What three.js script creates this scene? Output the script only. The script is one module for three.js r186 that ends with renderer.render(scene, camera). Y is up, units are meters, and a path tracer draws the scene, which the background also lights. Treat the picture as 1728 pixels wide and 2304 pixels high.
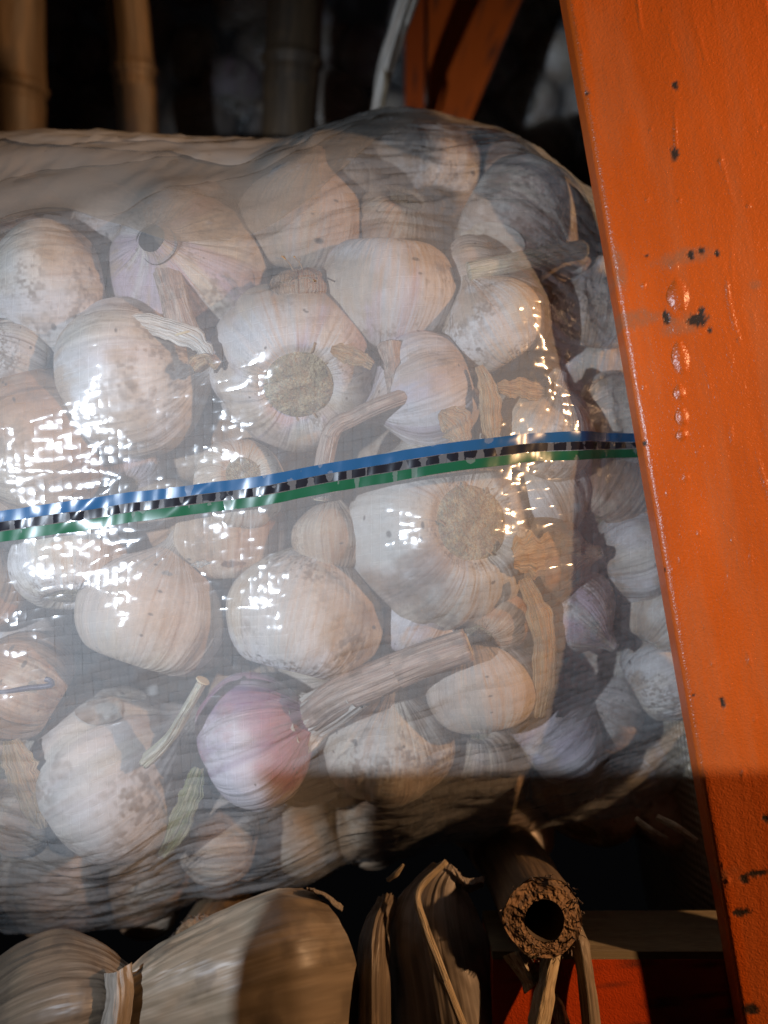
import * as THREE from 'three';
import { mergeGeometries } from 'three/addons/utils/BufferGeometryUtils.js';

// ------------------------------------------------------------------ camera, light, exposure
const scene = new THREE.Scene();
scene.background = new THREE.Color().setRGB(0.0012, 0.0012, 0.0014);
const CAMZ = 0.32, FOV = 62;
const camera = new THREE.PerspectiveCamera(FOV, 0.75, 0.01, 10);
camera.position.set(0, 0, CAMZ);
camera.lookAt(0, 0, 0);
camera.focus = 0.318;
camera.userData.fStop = 4.5;
const renderer = new THREE.WebGLRenderer({ antialias: true });
renderer.toneMapping = THREE.LinearToneMapping;
renderer.toneMappingExposure = 1;
renderer.outputColorSpace = THREE.SRGBColorSpace;
renderer.shadowMap.enabled = true;
const COOL_AT = [-0.225, 0.0, 0.33], WARM_AT = [0.8, 0.23, 0.42];
const coolLight = new THREE.SpotLight(new THREE.Color().setRGB(0.8, 0.92, 1.08), 0.84, 0, 42 * Math.PI / 180, 1);
coolLight.position.set(...COOL_AT); coolLight.target.position.set(-0.005, -0.03, -0.02); scene.add(coolLight.target); coolLight.castShadow = true; coolLight.shadow.radius = 0.12; coolLight.name = 'torch_light'; scene.add(coolLight);
const warmLight = new THREE.PointLight(new THREE.Color().setRGB(1.0, 0.58, 0.29), 3.15);
warmLight.position.set(...WARM_AT); warmLight.castShadow = true; warmLight.shadow.radius = 0.75; warmLight.name = 'lamp_light'; scene.add(warmLight);

// ------------------------------------------------------------------ helpers
const V = (x, y, z) => new THREE.Vector3(x, y, z);
const TAN = Math.tan(FOV * Math.PI / 360), DEG = Math.PI / 180, F = 1728 / 1659;
const P = (px, py, z) => { const s = (CAMZ - z) * TAN / 1152; return V((px - 864) * s, (1152 - py) * s, z); };
const D = (dx, dy, z) => P(dx * F, dy * F, z);
function rng(seed) { let s = seed | 0; return () => { s = (s + 0x6d2b79f5) | 0; let t = Math.imul(s ^ (s >>> 15), 1 | s); t = (t + Math.imul(t ^ (t >>> 7), 61 | t)) ^ t; return ((t ^ (t >>> 14)) >>> 0) / 4294967296; }; }
const hash = (x, y, z) => { let h = Math.imul(x | 0, 374761393) ^ Math.imul(y | 0, 668265263) ^ Math.imul(z | 0, 1274126177); h = Math.imul(h ^ (h >>> 13), 1274126177); return ((h ^ (h >>> 16)) >>> 0) / 4294967295; };
const fade = (t) => t * t * t * (t * (t * 6 - 15) + 10);
function noise2(x, y, s = 0, px = 0) {   // 0..1, period px in x when given
  const xi = Math.floor(x), yi = Math.floor(y), u = fade(x - xi), v = fade(y - yi), w = (i) => px ? ((i % px) + px) % px : i;
  const a = hash(w(xi), yi, s), b = hash(w(xi + 1), yi, s), c = hash(w(xi), yi + 1, s), d = hash(w(xi + 1), yi + 1, s);
  return (a + (b - a) * u) * (1 - v) + (c + (d - c) * u) * v;
}
const fbm = (x, y, s = 0, o = 4, px = 0) => { let r = 0, a = 0.5, n = 0; for (let i = 0; i < o; i++) { r += a * noise2(x, y, s + i * 17, px); n += a; x *= 2; y *= 2; px *= 2; a *= 0.5; } return r / n; };
const clamp = (x, a = 0, b = 1) => Math.min(b, Math.max(a, x)), lerp = (a, b, t) => a + (b - a) * t, sstep = (a, b, x) => { const t = clamp((x - a) / (b - a)); return t * t * (3 - 2 * t); };
const counts = {};
function numbered(name) { const n = counts[name] = (counts[name] ?? -1) + 1; return n ? name + '_' + String(n).padStart(3, '0') : name; }
function tag(o, label, category, group, kind) { if (label) o.userData.label = label; if (category) o.userData.category = category; if (group) o.userData.group = group; if (kind) o.userData.kind = kind; return o; }
function thing(name, label, category, at = [0, 0, 0], group) { const o = new THREE.Group(); o.name = numbered(name); o.position.set(...at); scene.add(o); return tag(o, label, category, group); }
function part(name, geo, mat, parent) { const m = new THREE.Mesh(geo, mat); m.name = name; m.castShadow = m.receiveShadow = true; parent.add(m); return m; }
function single(name, geo, mat, label, category, group) { const m = part(numbered(name), geo, mat, scene); return tag(m, label, category, group); }
function gridGeo(nu, nv, f, { wrapU = false, uv } = {}) {   // f(u, v) -> Vector3, u and v 0..1
  const pos = new Float32Array((nu + 1) * (nv + 1) * 3), uvs = new Float32Array((nu + 1) * (nv + 1) * 2), idx = [];
  for (let j = 0; j <= nv; j++) for (let i = 0; i <= nu; i++) {
    const k = j * (nu + 1) + i, p = f(i / nu, j / nv); pos.set([p.x, p.y, p.z], k * 3);
    const q = uv ? uv(i / nu, j / nv) : [i / nu, j / nv]; uvs.set(q, k * 2);
  }
  for (let j = 0; j < nv; j++) for (let i = 0; i < nu; i++) { const a = j * (nu + 1) + i, b = a + 1, c = a + nu + 1, d = c + 1; idx.push(a, b, d, a, d, c); }
  const g = new THREE.BufferGeometry(); g.setAttribute('position', new THREE.BufferAttribute(pos, 3)); g.setAttribute('uv', new THREE.BufferAttribute(uvs, 2)); g.setIndex(idx); g.computeVertexNormals();
  if (wrapU) { const n = g.attributes.normal; for (let j = 0; j <= nv; j++) { const a = j * (nu + 1), b = a + nu; const x = n.getX(a) + n.getX(b), y = n.getY(a) + n.getY(b), z = n.getZ(a) + n.getZ(b), l = Math.hypot(x, y, z) || 1; n.setXYZ(a, x / l, y / l, z / l); n.setXYZ(b, x / l, y / l, z / l); } }
  return g;
}
function tex(w, h, f, srgb = true, repeat = true) {
  const d = new Uint8Array(w * h * 4);
  for (let y = 0; y < h; y++) for (let x = 0; x < w; x++) { const c = f(x / w, y / h, x, y); const k = (y * w + x) * 4; for (let i = 0; i < 3; i++) { const v = clamp(Array.isArray(c) ? c[i] : c); d[k + i] = 255 * (srgb ? (v <= 0.0031308 ? v * 12.92 : 1.055 * v ** (1 / 2.4) - 0.055) : v); } d[k + 3] = 255; }
  const t = new THREE.DataTexture(d, w, h); if (srgb) t.colorSpace = THREE.SRGBColorSpace; t.magFilter = THREE.LinearFilter; t.wrapS = t.wrapT = repeat ? THREE.RepeatWrapping : THREE.ClampToEdgeWrapping; t.needsUpdate = true; return t;
}
const mix3 = (a, b, t) => [lerp(a[0], b[0], t), lerp(a[1], b[1], t), lerp(a[2], b[2], t)];
const cat = (pts) => { const c = new THREE.CatmullRomCurve3(pts); c.curveType = 'centripetal'; return c; };

// ------------------------------------------------------------------ the sack's own shape (before the bulbs press it out)
const XL = -0.25, XR = 0.235;
const ZC = -0.095;
function section(x) {   // centre height, half height, half depth at x
  const ptl = [[-0.25, 0.17, -0.186], [-0.14, 0.172, -0.186], [-0.06, 0.168, -0.172], [0.0, 0.178, -0.155], [0.04, 0.174, -0.146], [0.1, 0.15, -0.138], [0.14, 0.14, -0.125], [0.24, 0.1, -0.09]];
  let k = 0; while (k < ptl.length - 2 && x > ptl[k + 1][0]) k++;
  const t = fade(clamp((x - ptl[k][0]) / (ptl[k + 1][0] - ptl[k][0])));
  const top = lerp(ptl[k][1], ptl[k + 1][1], t), bot = lerp(ptl[k][2], ptl[k + 1][2], t);
  const end = Math.sqrt(clamp(1 - clamp((x - 0.13) / 0.11) ** 2, 0.02)) * Math.sqrt(clamp(1 - clamp((-0.19 - x) / 0.065) ** 2, 0.02));
  const front = lerp(0.007, -0.022, sstep(0.028, 0.112, x)) - ZC;
  return { yc: (top + bot) / 2, b: (top - bot) / 2 * end, a: front * end };
}
const POW = 0.86;   // a little boxier than an ellipse
function secPoint(x, th, rho = 1) { const s = section(x), c = Math.cos(th), n = Math.sin(th); return V(x, s.yc + rho * s.b * Math.sign(n) * Math.abs(n) ** POW, ZC + rho * s.a * Math.sign(c) * Math.abs(c) ** POW); }
function inside(p) {   // rough signed distance below the sack's skin
  const s = section(p.x), e = 2 / POW, y = (p.y - s.yc) / s.b, z = (p.z - ZC) / s.a, q = (Math.abs(y) ** e + Math.abs(z) ** e) ** (1 / e);
  const h = 1e-4, qy = (Math.abs(y + h / s.b) ** e + Math.abs(z) ** e) ** (1 / e), qz = (Math.abs(y) ** e + Math.abs(z + h / s.a) ** e) ** (1 / e);
  return (1 - q) / (Math.hypot((qy - q) / h, (qz - q) / h) + 1e-6);
}
function onRay(px, py, depth, from = 0.03) {   // the point on that line of sight which lies `depth` below the skin
  let z = from; for (let i = 0; i < 900; i++, z -= 0.0004) if (inside(P(px, py, z)) >= depth) return P(px, py, z);
  return P(px, py, ZC);
}

// ------------------------------------------------------------------ materials of the garlic
const C = { white: [0.65, 0.615, 0.59], cream: [0.55, 0.47, 0.37], lilac: [0.47, 0.38, 0.46], purple: [0.26, 0.11, 0.24], pink: [0.42, 0.18, 0.2], tan: [0.42, 0.29, 0.19], brown: [0.2, 0.11, 0.055], dark: [0.06, 0.045, 0.035], grey: [0.4, 0.38, 0.36], soil: [0.19, 0.13, 0.085], rust: [0.3, 0.13, 0.045] };
function skinTex(seed, { base = C.white, second = C.cream, streak = C.lilac, streakAmt = 0.3, stain = C.tan, stainAmt = 0.2, dirt = 0.15, specks = 0.3, low = 0.46 }) {
  const r = rng(seed), sp = Array.from({ length: Math.round(specks * 40) }, () => [r(), 0.1 + 0.8 * r(), 0.003 + 0.007 * r() * r(), 0.7 + 0.9 * r()]);
  const S = 384;
  return tex(S, S, (u, v) => {
    const wob = u * 40 + 0.8 * fbm(u * 8, v * 3, seed, 3, 8);
    const vein = fbm(wob, v * 2.5, seed + 5, 3, 40), fine = noise2(u * 180 + 2 * fbm(u * 8, v * 4, seed, 2, 8), v * 5, seed + 9, 180);
    let c = mix3(base, second, sstep(0.35, 0.7, fbm(u * 5, v * 4, seed + 20, 4, 5)));
    const st = sstep(low, low + 0.22, fbm(u * 14 + 0.6 * fbm(u * 6, v * 3, seed + 3, 2, 6), v * 1.6, seed + 30, 3, 14));
    c = mix3(c, streak, st * streakAmt * (0.6 + 0.6 * vein));
    const sta = sstep(0.46, 0.72, fbm(u * 7, v * 6, seed + 40, 5, 7) + 0.22 * (vein - 0.5) + 0.1 * (fine - 0.5));
    c = mix3(c, stain, sta * stainAmt * 2.2 > 1 ? 1 : sta * stainAmt * 2.2);
    const grain = noise2(u * 150, v * 90, seed + 51, 150), di = sstep(0.42, 0.72, fbm(u * 9, v * 7, seed + 50, 5, 9)) * sstep(0.35, 0.75, 0.5 * grain + 0.5 * noise2(u * 60, v * 40, seed + 52, 60)); c = mix3(c, C.soil, Math.min(1, di * dirt * 1.3));
    c = mix3(c, C.soil, 0.16 * dirt * sstep(0.55, 0.8, grain));
    const k = 0.91 + 0.1 * (vein - 0.5) * 2 + 0.05 * (fine - 0.5) * 2 + 0.18 * (fbm(u * 9, v * 7, seed + 60, 5, 9) - 0.5); c = c.map((x) => x * k);
    for (const [a, b, w, e] of sp) { let du = Math.abs(u - a); du = Math.min(du, 1 - du); const q = Math.hypot(du / e, (v - b)) / w; if (q < 1.4) c = mix3(c, C.dark, 0.8 * (1 - sstep(0.6, 1.4, q))); }
    return c;
  });
}
const skinBump = tex(512, 256, (u, v) => 0.5 * noise2(u * 90 + 1.5 * fbm(u * 8, v * 5, 2, 2, 8), v * 4, 71, 90) + 0.25 * noise2(u * 220, v * 10, 72, 220) + 0.25 * fbm(u * 20, v * 14, 73, 4, 20), false);
const skins = {};
function skinMat(kind, o, seeds) { skins[kind] = seeds.map((s) => { const m = new THREE.MeshPhysicalMaterial({ map: skinTex(s, o), bumpMap: skinBump, bumpScale: 0.0009, roughness: 0.62, specularIntensity: 0.7 }); m.name = kind + '_skin'; return m; }); }
skinMat('white', { streakAmt: 0.2, stain: [0.4, 0.28, 0.18], stainAmt: 0.38, dirt: 0.65, specks: 0.4 }, [11, 12, 13]);
skinMat('blush', { base: [0.6, 0.54, 0.51], streak: [0.4, 0.26, 0.36], streakAmt: 0.6, stain: [0.42, 0.31, 0.21], stainAmt: 0.36, dirt: 0.55, specks: 0.4 }, [21, 22]);
skinMat('lilac', { base: [0.55, 0.51, 0.51], second: [0.47, 0.41, 0.43], streak: [0.34, 0.25, 0.33], streakAmt: 0.5, stainAmt: 0.3, dirt: 0.4, specks: 0.6 }, [31, 32]);
skinMat('purple', { base: [0.6, 0.53, 0.56], second: [0.43, 0.2, 0.26], streak: [0.15, 0.04, 0.14], streakAmt: 0.95, low: 0.42, stain: [0.42, 0.17, 0.17], stainAmt: 0.4, dirt: 0.2 }, [41]);
skinMat('cream', { base: C.cream, second: [0.5, 0.38, 0.27], stainAmt: 0.25, streakAmt: 0.2, specks: 0.5 }, [51, 52]);
skinMat('dirty', { base: [0.5, 0.46, 0.41], second: C.cream, stain: C.brown, stainAmt: 0.33, dirt: 0.7, specks: 1.2, streakAmt: 0.2 }, [61, 62, 63]);
skinMat('tan', { base: C.tan, second: [0.36, 0.2, 0.11], streak: C.brown, streakAmt: 0.5, stain: C.cream, stainAmt: 0.25, dirt: 0.35, specks: 1 }, [71, 72]);
skinMat('rust', { base: [0.34, 0.18, 0.085], second: C.rust, streak: C.brown, streakAmt: 0.8, stain: C.tan, stainAmt: 0.3, dirt: 0.4 }, [81]);
const fibreTex = (seed, a, b, dirt = 0.3, soft = 1) => tex(256, 512, (u, v) => { const f = fbm(u * 30, v * 3, seed, 3, 30), g = noise2(u * 110, v * 7, seed + 4, 110); let c = mix3(a, b, sstep(0.3, 0.7, f)).map((x) => x * (1 + soft * 0.5 * (g - 0.5))); return mix3(c, C.dark, dirt * sstep(0.5, 0.74, fbm(u * 6, v * 9, seed + 8, 4, 6))); });
const fibreBump = tex(256, 256, (u, v) => 0.7 * noise2(u * 40, v * 3, 91, 40) + 0.3 * noise2(u * 110, v * 12, 92, 110), false);
const fibre = (name, seed, a, b, rough = 0.6, dirt = 0.3, bump = 0.0008, soft = 1, thru = 0) => { const m = new THREE.MeshPhysicalMaterial({ map: fibreTex(seed, a, b, dirt, soft), transmission: thru, thickness: 0, bumpMap: fibreBump, bumpScale: bump, roughness: rough, side: THREE.DoubleSide }); m.name = name; return m; };
const M = {
  stem: fibre('dry_stem', 101, [0.3, 0.2, 0.15], [0.4, 0.31, 0.25], 0.7, 0.4),
  stemOlive: fibre('olive_stem', 102, [0.4, 0.38, 0.26], [0.5, 0.46, 0.36]),
  leafBrown: fibre('brown_leaf', 103, [0.34, 0.2, 0.09], [0.42, 0.28, 0.15]),
  leafGreen: fibre('olive_leaf', 104, [0.2, 0.2, 0.08], [0.36, 0.31, 0.18]),
  paper: fibre('paper_skin', 105, [0.5, 0.43, 0.36], [0.58, 0.54, 0.48], 0.5, 0.15),
  plate: (() => { const m = new THREE.MeshStandardMaterial({ map: tex(256, 256, (u, v) => { const r = Math.hypot(u - 0.5, v - 0.5) * 2, a = Math.atan2(v - 0.5, u - 0.5) / 6.2832 + 0.5; let c = mix3([0.34, 0.28, 0.17], [0.22, 0.17, 0.09], sstep(0.35, 0.65, fbm(u * 9, v * 9, 131, 4))); c = mix3(c, C.brown, 0.5 * sstep(0.5, 0.7, fbm(a * 50, r * 5, 133, 3, 50))); return c.map((x) => x * (0.7 + 0.6 * noise2(u * 70, v * 70, 135))); }), bumpMap: tex(256, 256, (u, v) => fbm(u * 30, v * 30, 137, 4), false), bumpScale: 0.0012, roughness: 0.9 }); m.name = 'root_plate'; return m; })(),
  root: new THREE.MeshStandardMaterial({ color: new THREE.Color().setRGB(0.3, 0.2, 0.11), roughness: 0.9 }),
  cut: new THREE.MeshStandardMaterial({ color: new THREE.Color().setRGB(0.55, 0.45, 0.28), roughness: 0.8 }),
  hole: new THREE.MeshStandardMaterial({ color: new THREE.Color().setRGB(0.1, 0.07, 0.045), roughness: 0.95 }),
};

// ------------------------------------------------------------------ garlic bulbs
const PROFILE = [[0, -0.53], [0.2, -0.54], [0.38, -0.6], [0.5, -0.665], [0.7, -0.6], [0.89, -0.38], [1, -0.04], [0.95, 0.28], [0.76, 0.55], [0.5, 0.75], [0.28, 0.9], [0.17, 1.04], [0.13, 1.18]];
const profileCurve = new THREE.CatmullRomCurve3(PROFILE.map(([a, b]) => V(a, b, 0)), false, 'centripetal');
const profilePts = Array.from({ length: 129 }, (_, i) => profileCurve.getPoint(i / 128));
function bulbSurface(seed, lobes, depth, lump) {
  const r = rng(seed), ph = r() * 6.28, tw = (r() - 0.5) * 0.5, sx = 0.94 + 0.12 * r();
  return (u, v, off = 0) => {
    const k = clamp(v) * 128, i = Math.min(127, Math.floor(k)), p = profilePts[i].clone().lerp(profilePts[i + 1], k - i);
    const a = u * Math.PI * 2, w = a + 0.35 * Math.sin(a * 2 + ph) + 0.18 * Math.sin(a * 3 + ph * 2) + tw * v;
    const c = Math.abs(Math.sin(w * lobes / 2 + ph)), body = sstep(0.14, 0.42, v) * (1 - sstep(0.8, 1, v));
    const lobe = depth * (c ** 0.45 - 0.75) * body;
    const n = lump * (fbm(u * 4 + 9, v * 4, seed, 3, 4) - 0.5) * 2 * sstep(0.05, 0.3, v) + 0.012 * (noise2(u * 26, v * 9, seed + 3, 26) - 0.5) * body;
    const f = (1 + lobe + n + off) * sx, rho = p.x * f;
    return V(Math.cos(a) * rho, p.y * (1 + 0.6 * n + off * 0.9), Math.sin(a) * rho / sx);
  };
}
function bulbGeo(surf, R, nu = 72, nv = 44) { return gridGeo(nu, nv, (u, v) => surf(u, v).multiplyScalar(R), { wrapU: true, uv: (u, v) => [u, v] }); }
function flakeGeo(surf, R, seed, u0, v0, du, dv, lift) {   // a torn piece of papery skin standing off the bulb
  const r = rng(seed), ph = [r() * 6, r() * 6, r() * 6];
  return gridGeo(40, 10, (s, t) => {
    const a = s * 6.2832, e = 1 + 0.25 * Math.sin(a * 2 + ph[0]) + 0.1 * Math.sin(a * 3 + ph[1]) + 0.05 * Math.sin(a * 5 + ph[2]);
    const u = u0 + du * t * e * Math.cos(a), v = clamp(v0 + dv * t * e * Math.sin(a), 0.12, 0.97);
    return surf(u, v, 0.006 + lift * t * t * (0.55 + 0.5 * Math.sin(a * 3 + ph[1]))).multiplyScalar(R);
  }, { uv: (s, t) => [u0 + du * t * Math.cos(s * 6.2832), v0 + dv * t * Math.sin(s * 6.2832)] });
}
function tubeGeo(pts, radii, seed, { ribs = 9, ribDepth = 0.08, flat = 1, nu = 28, nv = 48, cap = true } = {}) {
  const c = cat(pts), fr = c.computeFrenetFrames(nv, false);
  const rad = (t) => { const k = t * (radii.length - 1), i = Math.min(radii.length - 2, Math.floor(k)); return lerp(radii[i], radii[i + 1], k - i); };
  return gridGeo(nu, nv + (cap ? 2 : 0), (u, vv) => {
    const j = Math.round(vv * (nv + (cap ? 2 : 0))) - (cap ? 1 : 0), jj = clamp(j, 0, nv), t = jj / nv, a = u * 6.2832, p = c.getPoint(t);
    const shrink = j < 0 || j > nv ? 0.02 : 1, e = 1 + ribDepth * (Math.abs(Math.sin(a * ribs / 2 + 1.5 * noise2(t * 4, 1, seed))) - 0.5) + 0.12 * (noise2(u * 5, t * 7, seed, 5) - 0.5), rr = rad(t) * e * shrink;
    return p.add(fr.normals[jj].clone().multiplyScalar(Math.cos(a) * rr)).add(fr.binormals[jj].clone().multiplyScalar(Math.sin(a) * rr * flat));
  }, { wrapU: true, uv: (u, v) => [u, v * 1.5] });
}
function rootsGeo(R, seed, n = 26, len = 0.16) {
  const r = rng(seed), gs = [];
  for (let i = 0; i < n; i++) {
    const a = r() * 6.28, d = R * 0.38 * (0.35 + 0.65 * Math.sqrt(r())), l = R * len * (0.3 + r()), b = a + (r() - 0.5) * 2;
    const s = V(Math.cos(a) * d, -R * 0.53, Math.sin(a) * d), e = V(Math.cos(b) * l * 0.9, -l * (0.2 + 0.5 * r()), Math.sin(b) * l * 0.9);
    gs.push(new THREE.TubeGeometry(cat([s, s.clone().addScaledVector(e, 0.5).add(V(0, -l * 0.25, 0)), s.clone().add(e)]), 4, R * 0.011, 4, false));
  }
  return mergeGeometries(gs);
}
const placed = [], obstacles = [];
let bulbSeed = 1000;
function makeBulb({ R, kind, variant = 0, lobes = 9, depth = 0.09, lump = 0.06, roots = 26, flakes = 1, vmax = 1, label, group, name = 'garlic_bulb', turn }) {
  const seed = bulbSeed++, r = rng(seed), surf = bulbSurface(seed, lobes, depth, lump), o = thing(name, label, 'garlic bulb', [0, 0, 0], group);
  const list = skins[kind];
  part('skin', bulbGeo(vmax < 1 ? (u, v) => surf(u, v * vmax) : surf, R), list[variant % list.length], o);
  const pg = gridGeo(24, 5, (u, v) => { const a = u * 6.2832, rr = R * 0.41 * v * (1 + 0.1 * noise2(u * 7, 2, seed, 7)); return V(Math.cos(a) * rr, -R * (0.55 + 0.035 * (1 - v * v) + (v > 0.9 ? -0.02 : 0.028) + 0.03 * noise2(u * 9, v * 4, seed, 9)) - R * 0.018, Math.sin(a) * rr); }, { wrapU: true, uv: (u, v) => [0.5 + 0.45 * v * Math.cos(u * 6.2832), 0.5 + 0.45 * v * Math.sin(u * 6.2832)] });
  part('root_plate', pg, M.plate, o);
  if (roots) part('roots', rootsGeo(R, seed, roots), M.root, o);
  for (let i = 0; i < (flakes > 3 ? flakes : Math.min(1, flakes - 1)); i++) part('peeling_skin', flakeGeo(surf, R, seed + i * 7, r(), 0.45 + 0.35 * r(), 0.04 + 0.07 * r(), 0.05 + 0.1 * r(), 0.012 + 0.025 * r()), list[(variant + 1) % list.length], o);
  if (vmax === 1) part('neck_end', new THREE.CylinderGeometry(R * 0.1, R * 0.128, R * 0.05, 14), M.stem, o).position.y = R * 1.18;
  o.userData.turn = turn ?? r() * 6.28; o.userData.seed = seed;
  return o;
}
function aim(o, A, T) {
  const eye = V(0, 0, CAMZ).sub(o.position).normalize(), rt = V(0, 1, 0).cross(eye).normalize(), up = eye.clone().cross(rt);
  const ax = rt.multiplyScalar(Math.cos(A * DEG) * Math.cos(T * DEG)).addScaledVector(up, Math.sin(A * DEG) * Math.cos(T * DEG)).addScaledVector(eye, Math.sin(T * DEG));
  o.quaternion.setFromUnitVectors(V(0, 1, 0), ax).multiply(new THREE.Quaternion().setFromAxisAngle(V(0, 1, 0), o.userData.turn)); delete o.userData.turn; delete o.userData.seed;
  return ax;
}
function settle(px, py, rpx, extra, squeeze = 0.8, must = true) {   // the nearest free place on that line of sight; size and place
  let z = 0.03;
  for (let i = 0; i < 620; i++, z -= 0.0004) {
    const p = P(px, py, z), R = rpx * (CAMZ - z) * TAN / 1152;
    if (inside(p) < R * 0.84 + extra) continue;
    let ok = true;
    for (const q of placed) if (p.distanceTo(q.p) < (R + q.R) * squeeze) { ok = false; break; }
    if (ok) return { p, R };
  }
  if (!must) return null;
  const p = P(px, py, ZC); return { p, R: rpx * (CAMZ - ZC) * TAN / 1152 };
}
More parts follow.
